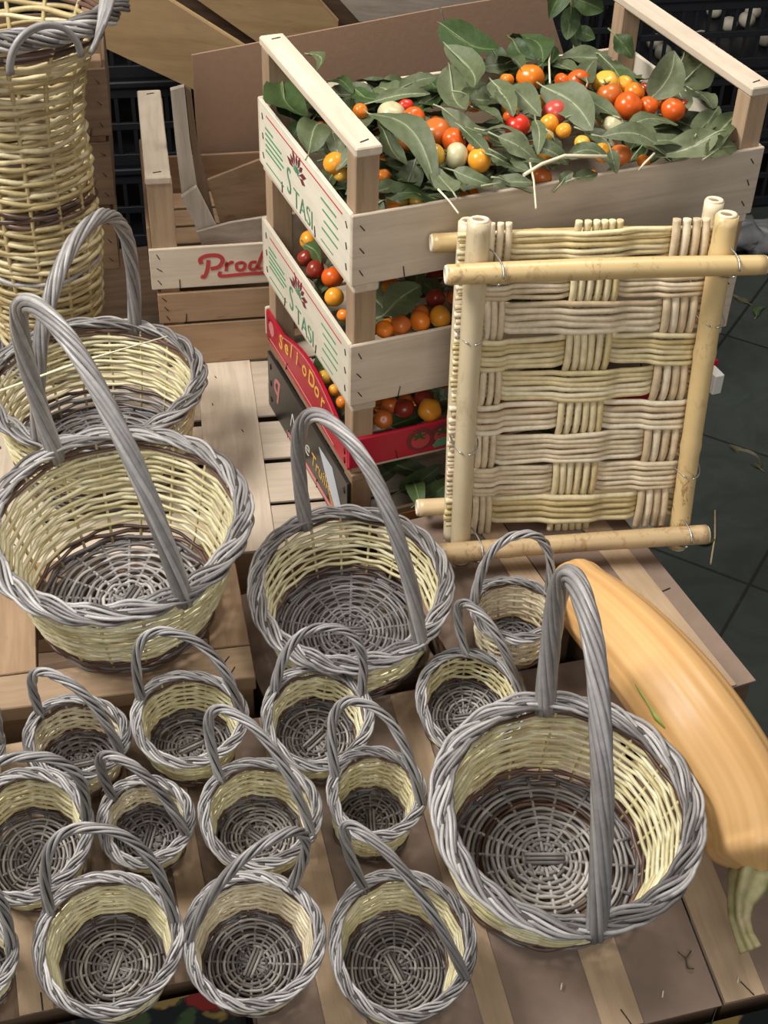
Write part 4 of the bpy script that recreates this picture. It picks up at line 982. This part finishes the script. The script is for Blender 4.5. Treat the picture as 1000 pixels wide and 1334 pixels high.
    T = np.gradient(SP, axis=0); T /= np.linalg.norm(T, axis=1)[:, None]; S = np.cross(T, UZ); S /= np.linalg.norm(S, axis=1)[:, None]; Bn = np.cross(S, T)
    a3 = np.arange(40)*2*PI/40; rg = 1+.16*np.cos(5*a3); VV = SP[:, None]+(SR[:, None]*rg[None])[..., None]*(S[:, None]*np.cos(a3)[None, :, None]+Bn[:, None]*np.sin(a3)[None, :, None])
    mb = MB(); mb.addv(VV-o0, .5); idx = np.arange(30*40).reshape(30, 40); A, B = idx[:-1], idx[1:]; mb.quads(np.stack([A, np.roll(A, -1, 1), np.roll(B, -1, 1), B], -1)); mb.ng.append((list(idx[-1]), 0, False)); mb.build('stem', sm, root)
pumpkin()

# ------------------------------------------------------------------ background crates on the left
RP = yawM(-11); rp0 = at_z(205, 478, ZB)
pO = at_plane(198, 378, rp0, RP[:, 1]); zP = onvert(378, pO); zPt = onvert(326, pO); zPost = onvert(240, pO)
cP, pp = crate('wooden_crate', 'tall empty crate with red script lettering standing behind the left handled baskets', RP, (pO[0], pO[1], zP), .34, .30, zPost-zP+.008, zPt-zP, hps=(zPt-zP)*1.5, post=.036, railw=.036, mats=BRN, front=PALE)  # back, sides and bottom in darker brown: interior shade put into the wood colour
b = MB(); hP = zPt-zP; s_ = hP*.76
def PP(u, v): return V3(.068+u*s_, -.0004, hP*.20+v*s_)
n_ = V3(0, -1, 0)
ribbon(b, [PP(.33, .62), PP(.28, .30), PP(.18, .08), PP(.08, .10)], .0060, n_)
ribbon(b, [PP(.12, .50), PP(.10, .66), PP(.30, .76), PP(.62, .74), PP(.74, .58), PP(.62, .38), PP(.38, .32)], .0064, n_)
ribbon(b, [PP(.82, .22), PP(.86, .48), PP(.84, .40), PP(.98, .50), PP(1.04, .46)], .0051, n_)
ribbon(b, [PP(1.30, .48), PP(1.14, .42), PP(1.16, .24), PP(1.32, .24), PP(1.38, .40), PP(1.28, .48)], .0051, n_)
ribbon(b, [PP(1.72, .46), PP(1.56, .44), PP(1.52, .26), PP(1.66, .22), PP(1.76, .36)], .0051, n_)
ribbon(b, [PP(1.94, .80), PP(1.82, .50), PP(1.76, .28), PP(1.86, .22)], .0051, n_)
ribbon(b, [PP(.66, .22), PP(.62, .10), PP(.75, .06), PP(1.4, .08), PP(2.2, .08)], .0054, n_)
b.build('script_lettering', REDI, pp['front'])
pO2 = at_plane(208, 420, rp0, RP[:, 1]); zq = onvert(422, pO2); pO3 = at_plane(216, 478, rp0, RP[:, 1])
crate('wooden_crate', 'brown crate directly beneath the crate with red script', RP, (pO2[0], pO2[1], zq), .33, .29, zP-zq-.0006, (zP-zq)*.86, mats=BRN, postm=BRN, rails=False)
crate('wooden_crate', 'lowest brown crate on the pale boards beneath the crate with red script', RP, (pO3[0], pO3[1], ZB+.0006), .33, .29, zq-ZB-.0012, (zq-ZB)*.93, mats=BRN, postm=BRN, rails=False)
# tipped, broken crate boards
def board(px, P0, n, th_, mat, name='board', parent=None):
    pts = [at_plane(x, y, P0, n) for x, y in px]; b = MB(); o0 = pts[0] if parent is None else np.zeros(3); d = nrm(n); d = d if d@fw > 0 else -d
    b.prism([p-o0 for p in pts], d*th_, 0, rng.random()); o = b.build(name, mat, parent); 
    if parent is None: o.location = o0
    return o
bk = thing('broken_crate', 'weathered tipped crate of grey boards inside the crate with red script', 'crate')
b0 = pO+RP[:, 1]*.06; RPy = RP[:, 1]
board([(222, 118), (240, 113), (247, 180), (257, 246), (237, 257), (229, 190)], b0+RPy*.03, RPy, .010, GREYW[2], 'end_rail', bk)
board([(241, 113), (249, 119), (256, 180), (282, 296), (266, 296), (258, 245), (248, 180)], b0+RPy*.035, RPy, .010, DBR[2], 'side_board', bk)
board([(236, 258), (256, 244), (283, 298), (259, 304)], b0+RPy*.015, RPy, .010, GREYW[2], 'end_rail', bk)
board([(256, 303), (298, 291), (360, 281), (360, 330), (268, 332)], b0, RPy, .006, GREYW[0], 'side_board', bk)
board([(270, 235), (360, 200), (360, 296), (296, 292), (288, 296)], b0+RPy*.055, RPy, .006, BRN[0], 'side_board', bk)
# dim crate column at far left
cl0 = at_plane(112, 310, rp0+RP[:, 1]*.30, RP[:, 1])
zc_ = ZB+.001
for k, (hh, lb) in enumerate(((.12, 'lowest'), (.12, 'middle'), (.12, 'topmost'))):
    q0 = cl0-RP[:, 0]*(.20-.006*k)
    crate('wooden_crate', '%s of the three dim brown crates stacked beside the tall basket' % lb, RP, (q0[0], q0[1]-.004*k, zc_), .25, .24, hh, hh*.9, mats=DBR if k else BRN, postm=BRN, rails=False, slats=4); zc_ += hh+.0006
# leaning cardboard
pc = F0+uy*.76; pts = [at_plane(x, y, pc, uy) for x, y in ((250, 72), (705, -14), (735, 82))]
d_ = pts[2]-pts[1]; BR_ = pts[1]+d_*((pts[1][2]-TZ-.002)/-d_[2]); BL_ = at_plane(274, 440, pc, uy); d2 = BL_-pts[0]; BL_ = pts[0]+d2*((pts[0][2]-TZ-.002)/-d2[2])
r = thing('cardboard_sheet', 'big brown cardboard sheet leaning upright behind the top crate', 'cardboard', None, BL_)
xs0 = at_plane(565, 10, pc, uy)
tA = (565-250)/(705-250.); cT = pts[0]+(pts[1]-pts[0])*tA; cB = BL_+(BR_-BL_)*(tA+.01)
b = MB(); b.prism([p-BL_ for p in (BL_, cB, cT, pts[0])], uy*.004, 0, .5); b.build('left_flap', CARD, r)
cT2 = cT+nrm(pts[1]-cT)*.0045; cB2 = cB+nrm(BR_-cB)*.003
b = MB(); b.prism([p-BL_ for p in (cB2, BR_+uy*-.01, pts[1]-uy*.01, cT2)], uy*.004, 0, .5); b.build('right_flap', CARD, r)
# golden plywood crate bottoms standing far behind
Pg = C+ray(280, 40)/f*2.62; ng = nrm(V3(.1, 1, .35))
gb = thing('upright_crate', 'golden plywood crate bottom standing on edge at the upper left', 'crate')
for px, m, nm in (([(120, 55), (120, -60), (158, -38), (318, 62), (318, 150), (255, 118)], PLY[0], 'board'), ([(172, -60), (360, -60), (440, 30), (440, 80), (345, 62)], PLY[0], 'board'), ([(388, -60), (700, -60), (700, 30), (468, 28)], GREYW[0], 'board')):
    board(px, Pg, ng, .010, m, nm, gb)
board([(100, -80), (720, -80), (720, 60), (300, 160)], Pg+ng*.05, ng, .010, DBR[0], 'dark_backing', gb)  # dark sheet added behind the boards so their gaps look black
# leafy branch behind the top crate
r = thing('leafy_branch', 'dark leafy branch standing behind the top crate near the upper edge', 'branch')
pq = F0+uy*(D1+.05)
Bp = [at_plane(x, y, pq, uy) for x, y in ((742, -40), (746, 20), (750, 90), (752, 150))]; Bp.append(V3(Bp[-1][0], Bp[-1][1], ZB+.001))
b = MB(); b.tube(np.array(Bp), .0028, 6, False, 0, .4); b.build('stem', TAN, r)
for a_, b_, w_ in (((744, -4), (786, 14), .034), ((744, 8), (738, 52), .028), ((745, -20), (715, 25), .030), ((746, 20), (754, 66), .020), ((744, -12), (765, -35), .034), ((748, 40), (775, 50), .022)):
    A = at_plane(*a_, pq-uy*.004, uy); B = at_plane(*b_, pq-uy*.02, uy); l = leaf(A, B, w_, None, None, LEAF[2], V3(.1, -1, .6)); l.parent = r
    for k_ in ('label', 'category'):
        if k_ in l: del l[k_]

# black plastic crates at the upper right
GAR = plain('garlic_skin', (.42, .38, .30), .6, .2, 30)
def plastic_crate(o, R, label):
    w, d, h = .56, .38, .19; r = thing('plastic_crate', label, 'crate', R, o, 'black plastic crates')
    b = MB()
    b.box((0, 0, 0), (w, d, .006))
    for (x0, y0, x1, y1) in ((0, 0, w, .008), (0, d-.008, w, d), (0, 0, .008, d), (w-.008, 0, w, d)):
        for z0_, z1_ in ((.0, .03), (.085, .10), (.155, .19)): b.box((x0, y0, z0_), (x1, y1, z1_), bevel=.001)
        L_ = max(x1-x0, y1-y0); n = int(L_/.035)
        for i in range(n+1):
            t_ = i/n
            if x1-x0 > y1-y0: b.box((x0+(L_-.008)*t_, y0+.001, .02), (x0+(L_-.008)*t_+.008, y1-.001, .18))
            else: b.box((x0+.001, y0+(L_-.008)*t_, .02), (x1-.001, y0+(L_-.008)*t_+.008, .18))
    b.build('basket_body', BLKP, r)
    b = MB(); b.box((-.006, -.006, h-.012), (w+.006, .012, h+.002), bevel=.003); b.box((-.006, d-.012, h-.012), (w+.006, d+.006, h+.002), bevel=.003); b.box((-.006, .0125, h-.012), (.012, d-.0125, h+.002), bevel=.003); b.box((w-.012, .0125, h-.012), (w+.006, d-.0125, h+.002), bevel=.003)
    b.build('top_lip', BLKP, r); return r
RK = yawM(-12); k0 = at_z(840, 262, 0)
k0 = V3(k0[0]-.10, k0[1]-.10, 0)
for s_i, (dx_, dy_, n, nmx) in enumerate(((0, 0, 3, 'right'), (-.60, .06, 3, 'left'))):
    for k in range(n):
        o = k0+RK[:, 0]*dx_+RK[:, 1]*dy_+V3(0, 0, .001+.1935*k)
        plastic_crate(o, RK, 'black slotted plastic crate, %s of the %s stack beyond the tomato crates' % (('lowest', 'second', 'topmost')[k], nmx))
    for k in range(9):
        P = k0+RK[:, 0]*(dx_+rng.uniform(.06, .5))+RK[:, 1]*(dy_+rng.uniform(.05, .33))+V3(0, 0, .001+.1935*2+.006+.022)
        g = tomato_mesh(5).build('garlic_bulb', GAR); g.matrix_world = Matrix.Translation(Vector(P))@Matrix.Scale(.022, 4); tag(g, 'pale bulb lying in the topmost black plastic crate', 'garlic', 'pale bulbs in the black crates')
kL = C+ray(235, 100)/f*2.75; kL = V3(kL[0]-.36, kL[1]+.05, 0)
for k in range(6): plastic_crate(kL+V3(0, 0, .001+.1935*k), yawM(-10), 'black slotted plastic crate, %s of the dark stack behind the empty crate at the left' % ('lowest', 'second', 'third', 'fourth', 'fifth', 'topmost')[k])
# floor litter
for (x, y, L_, an, m) in ((990, 610, .09, 2.2, DRYL), (905, 706, .04, .2, DRYL), (985, 412, .05, 1., LEAF[2]), (975, 395, .05, 2.4, DRYL)):
    A = at_z(x, y, .004); leaf(A, A+V3(math.cos(an), math.sin(an), .05)*L_, L_*.35, {610: 'dark dry leaf curled on the green tiles right of the cane frame', 706: 'small dark leaf scrap on the floor beside the frame foot', 412: 'green leaf on the tiles near the right edge', 395: 'brown leaf on the tiles near the right edge'}[y], None, m, V3(0, -.3, 1), name='fallen_leaf')
A = at_z(925, 735, .003); B = at_z(931, 665, .003); b = MB(); b.tube(np.array([A, (A+B)/2+V3(.004, 0, 0), B])-A, .002, 6, False, 0, .6); o = b.build('straw', TAN); o.location = A; tag(o, 'thin straw stalk lying on the green tiles', 'straw')
A = at_z(955, 312, .035); b = MB(); 
nu, nv = 26, 16; G = np.zeros((nv, nu+1, 3))
for i in range(nv):
    for j in range(nu+1):
        v = PI*i/(nv-1); u = 2*PI*(j % nu)/nu; rr = 1+.22*math.sin(3*u+2*v)+.14*math.sin(7*u-3*v)+.1*math.sin(5*v+11*u); G[i, j] = (rr*.10*math.sin(v)*math.cos(u), rr*.07*math.sin(v)*math.sin(u), rr*.035*math.cos(v))
b.grid(G, 0, .5); o = b.build('plastic_bag', plain('grey_plastic', (.16, .16, .16), .4, .2, 30)); o.location = A+V3(.04, .0, .012); tag(o, 'crumpled grey plastic bag on the floor beyond the crates at the right edge', 'bag')
# small litter on the hardboard
for k, (x, y, c) in enumerate(((895, 1262, 'Y'), (782+80, 1300, 's'), (960, 1282, 's'), (730, 1290, 's'))):
    P = at_plane(x, y, PL0, LN)+LN*.0012; b = MB()
    if c == 'Y': b.tube(np.array([(0, 0, 0), (.002, .010, 0), (.010, .016, .001)]), .0008, 5); b.tube(np.array([(.002, .010, 0), (-.004, .018, .001)]), .0008, 5); b.tube(np.array([(0, 0, 0), (.006, -.002, .001)]), .0008, 5)
    else: b.tube(np.array([(0, 0, 0), (.003, .006, .001)]), .0009, 5)
    o = b.build('twig', DRYL if c == 'Y' else TANP); o.matrix_world = mat4(RL_, P); tag(o, ('tiny forked dry twig on the hardboard right of the large front basket' if c == 'Y' else {862: 'small straw bit near the front edge of the hardboard', 960: 'straw bit on the pale slat below the pumpkin stem', 730: 'dark crumb of straw in front of the large front basket'}[x]), 'twig')

# ------------------------------------------------------------------ the baskets
SG = 'small handled baskets'
def small(label, rim, w, hpx, handle, mode='perp', plane=LOW, tilt=6., **k):
    N_ = int(rng.choice([14, 16])); kw = dict(band=(.05, .13, .88), hr=.62, N=N_, rod=.00172, rb=.73, rimr=.0056, strands=(3, 3), hr_r=.0052, hturn=2.2, group=SG); kw.update(k)
    g = kw.pop('group'); return basket('wicker_basket', label, 'basket', g, rim, w, hpx, plane, tilt=tilt, handle=handle, hmode=mode, **kw)
TANM = (TANP, DARKG, BROWN, GREY, GREYR); OLDM = (TAN, DARKG, BROWN, DARKG, GREYR)
small('small wicker basket at the lower left front, its handle arched over the back', (140, 1226), 194, 194, ((52, 1180), (122, 1078), (232, 1196)), tilt=3)
small('small wicker basket in the middle of the front row with the handle leaning back', (330, 1222), 187, 187, ((243, 1222), (358, 1091), (387, 1146)), tilt=3, mats=TANM)
small('small wicker basket at the right end of the front row beside the large one', (524, 1228), 194, 204, ((466, 1145), (484, 1092), (588, 1262)), 'along', tilt=3)
small('wicker basket cut by the left edge, handle lying over its back rim', (33, 1085), 172, 182, ((-52, 1060), (40, 985), (119, 1062)), tilt=4)
small('smallest wicker basket, in the middle of the left group', (189, 1068), 128, 124, ((139, 1032), (158, 989), (240, 1085)), mats=TANM, tilt=4)
small('small wicker basket with a tall arched handle, second row centre', (338, 1057), 162, 148, ((276, 1004), (308, 931), (408, 1085)), tilt=3)
small('small wicker basket touching the left side of the large front basket, second row', (490, 1032), 132, 128, ((433, 1008), (472, 915), (553, 1046)), tilt=1, hr=.80, hk=1.6)
small('small dark wicker basket at the back left just below the wooden rail', (99, 959), 140, 102, ((49, 926), (75, 881), (157, 979)), tilt=1, mats=TANM)
small('small wicker basket with round upright handle at the back, left of centre', (246, 934), 154, 128, ((174, 906), (226, 824), (318, 938)), tilt=2)
small('small wicker basket directly in front of the round middle basket', (413, 932), 148, 142, ((346, 890), (428, 817), (490, 892)), tilt=3, hr=.55, hk=1.45)
small('small wicker basket between the round middle basket and the large front basket', (613, 911), 146, 142, ((604, 832), (616, 791), (645, 905)), 'along', tilt=3, hr=.42)
small('small tan wicker basket with tall round handle beside the pumpkin tip', (671, 791), 122, 88, ((612, 786), (678, 696), (734, 764)), plane=UPP, tilt=0, mats=(TANP, TAN, BROWN, DARKG, GREYR), hr=.56)
small('small wicker basket mostly cut off by the left edge at the bottom', (-58, 1246), 158, 120, ((-130, 1230), (-60, 1140), (10, 1230)), tilt=4)
small('wicker basket barely showing at the left edge below the wooden rail', (-66, 975), 140, 102, ((-126, 960), (-60, 890), (-5, 965)), tilt=1)
BG = 'large handled baskets'
big = dict(group=BG)
basket('wicker_basket', 'large round wicker basket at the front right beside the pumpkin', 'basket', BG, (739, 1052), 362, 322, LOW, hr=.50, tilt=1, N=18, rod=.0024, rb=.72, rimr=.0105, strands=(3, 4),
       handle=((708, 905), (762, 792), (772, 1190)), hmode='along', hr_r=.0105, hturn=2.0, band=(.07, .14, .90), floorstripe=((.66, .76),))
basket('wicker_basket', 'largest wicker basket at the left on the wooden rails, tall twisted handle', 'basket', BG, (152, 672), 350, 256, BEAM, hr=.47, tilt=2, N=18, rod=.0024, rb=.66, rimr=.0100, strands=(3, 4),
       handle=((45, 560), (62, 412), (232, 768)), hmode='along', hr_r=.0100, hturn=2.0, band=(.05, .12, .90), prof=.8)
basket('wicker_basket', 'round wicker basket in the middle in front of the tomato stack', 'basket', BG, (456, 759), 268, 218, LUP, hr=.38, tilt=3, N=18, rod=.0021, rb=.74, rimr=.0086, strands=(3, 4),
       handle=((386, 662), (440, 558), (545, 832)), hmode='along', hr_r=.0085, hturn=2.1, band=(.06, .14, .90), mats=(CREAM, DARKG, BROWN, DARKG, GREYR))
basket('wicker_basket', 'wicker basket with round looped handle behind the largest left basket', 'basket', BG, (122, 492), 290, 172, BRD, hr=.46, tilt=0, N=18, rod=.0024, rb=.76, rimr=.0098, strands=(3, 4),
       handle=((58, 560), (112, 296), (178, 418)), hmode='along', hr_r=.0095, hturn=2.1, band=(.20, .26, .92), mats=(CREAM, GREY, BROWN, DARKG, GREYR))
# loose straw across the basket behind
A = at_z(-5, 511, .80); B = at_z(218, 438, .83); b = MB(); b.tube(np.array([A, (A*.5+B*.5)+V3(0, 0, .004), B])-A, [.0018, .0016, .0008], 6, False, 0, .8); o = b.build('loose_rod', CREAM); o.location = A; tag(o, 'single loose yellow willow rod across the rim of the back left basket', 'rod')

# tall bin basket
def bin_basket():
    cx = at_z(2, 2, 1.0); c0 = C+ray(2, 0)/f*1.80; zr = c0[2]; base = V3(c0[0], c0[1], ZB+.001); H = zr-ZB
    r = thing('tall_wicker_basket', 'tall yellow wicker bin with brown bands and loop handle at the upper left', 'basket', None, base)
    N = 14; ns = N*8; TH = np.arange(ns)*2*PI/ns; rd = .0038; pitch = rd*2*1.10; rows = int(H/pitch)
    def rad(s): return np.interp(s, [0, .12, .35, .55, .70, .84, .94, 1], [.066, .078, .090, .088, .085, .097, .128, .150])
    mb = MB()
    for i in range(rows):
        s = (i+.5)/rows; z = H*s; mi = 0
        if .92 < s < .972 or .475 < s < .52: mi = 1
        if .30 < s < .315: mi = 2
        rr = rad(s)+rd*.55*np.sin(N/2*TH+PI*i)+.0012*np.sin(2*TH+rng.random()*6); zz = z+rd*.45*np.sin(N/2*TH+PI*i+1)+rd*.6*np.sin(3*TH+rng.random()*6)
        k = rng.integers(2, 5); cuts = np.sort(rng.random(k))*ns; tones = rng.random(k+1); tv = tones[np.searchsorted(cuts, np.arange(ns))]
        mb.tube(np.stack([rr*np.cos(TH), rr*np.sin(TH), zz], 1), rd*(.85+.25*rng.random()), 6, True, mi, tintv=tv, ref=V3(0, 0, 1))
    for k in range(N):
        a = 2*PI*k/N+.01; zz = np.linspace(0, H, 14); ra = rad(zz/H)
        mb.tube(np.stack([ra*math.cos(a), ra*math.sin(a), zz], 1), rd*.9, 5, False, 3, tint=.4)
    YW = wicker('bin_willow', [(0, (.34, .25, .11)), (.4, (.50, .40, .20)), (1, (.68, .59, .37))], .42)
    mb.build('woven_wall', [YW, BROWN, GREY, YW], r)
    mb = MB()
    for i in range(28):
        q = .006+i*.0035; mb.tube(np.stack([q*np.cos(TH), q*np.sin(TH), .006+.002*np.sin(10*TH+PI*i)], 1), .0019, 5, True, 0, ref=V3(0, 0, 1))
    mb.build('woven_base', [DARKG], r)
    mb = MB(); n2 = 200; T3 = np.arange(n2)*2*PI/n2
    for b_ in range(3):
        for j in range(5):
            phi = 7*T3+2*PI*b_/3+(j-2)*.35; rr = .155+.011*np.sin(phi)+(j-2)*.002; zz = H+.004+.010*np.cos(phi)+.003*((j % 2)-.5)
            mb.tube(np.stack([rr*np.cos(T3), rr*np.sin(T3), zz], 1), .0028, 6, True, 0, tint=.05+.9*rng.random(), ref=V3(0, 0, 1))
    mb.build('braided_rim', [GREYR], r)
    mb = MB(); 
    for (x0, x1, hh, j) in ((12, 105, 42, 0), (14, 106, 38, 1)):
        pl = base+V3(0, 0, H+.01)
        A_ = at_z(x0, 98, pl[2]); B_ = at_z(x1, 74, pl[2]); tt = np.linspace(0, PI, 24)
        Q = (A_+B_)/2-(B_-A_)/2*np.cos(tt)[:, None]+V3(0, .0, 1)*(.048-.003*j)*np.sin(tt)[:, None]+V3(0, .003*j, 0)
        mb.tube(Q-base, .0036, 7, False, 0, tint=.5)
    mb.build('loop_handle', [GREYR], r)
    mb = MB()   # thick gathered ear of rods at the right of the rim
    for j in range(7):
        A_ = at_z(118+j*2, 70-j*4, pl[2]); tt = np.linspace(0, 1, 20); d1 = V3(.012, .06, .0)
        B_ = at_z(150-j*3, -25-j*4, pl[2]+.02)
        Q = A_+(B_-A_)*tt[:, None]+V3(.018, 0, .03+.004*j)*np.sin(tt*PI)[:, None]+V3(.004*math.sin(j), .004*math.cos(j*2), 0)*np.sin(tt*6)[:, None]
        mb.tube(Q-base, .0034, 7, False, 0, tint=.3+.1*j)
    mb.build('side_handle', [GREYR], r)
bin_basket()

# ------------------------------------------------------------------ light
w = bpy.data.worlds.new('world'); scn.world = w; w.use_nodes = True; w.node_tree.nodes['Background'].inputs[0].default_value = (.95, .93, .92, 1); w.node_tree.nodes['Background'].inputs[1].default_value = .15
def area(name, loc, tgt, size, power, color, sy=None):
    l = bpy.data.lights.new(name, 'AREA'); l.shape = 'RECTANGLE'; l.size = size; l.size_y = sy or size; l.energy = power; l.color = color
    o = bpy.data.objects.new(name, l); COL.objects.link(o); o.location = loc; d = Vector(tgt)-Vector(loc); o.rotation_euler = d.to_track_quat('-Z', 'Y').to_euler()
area('window_light', (-1.6, .9, 3.0), (.05, 1.1, .7), 1.0, 86, (1., .965, .91))
area('ceiling_light', (.5, 1.9, 3.1), (.1, 1.1, .6), .8, 26, (1., .94, .86))
area('front_fill_light', (.4, -1.6, 2.4), (.1, 1.4, .8), 1.6, 24, (1., .98, .95))  # unseen fill lamp, added to soften self-shadow from the camera side
vs = scn.view_settings; vs.view_transform = 'Standard'; vs.look = 'None'; vs.exposure = .28; vs.gamma = 1.; vs.use_curve_mapping = False
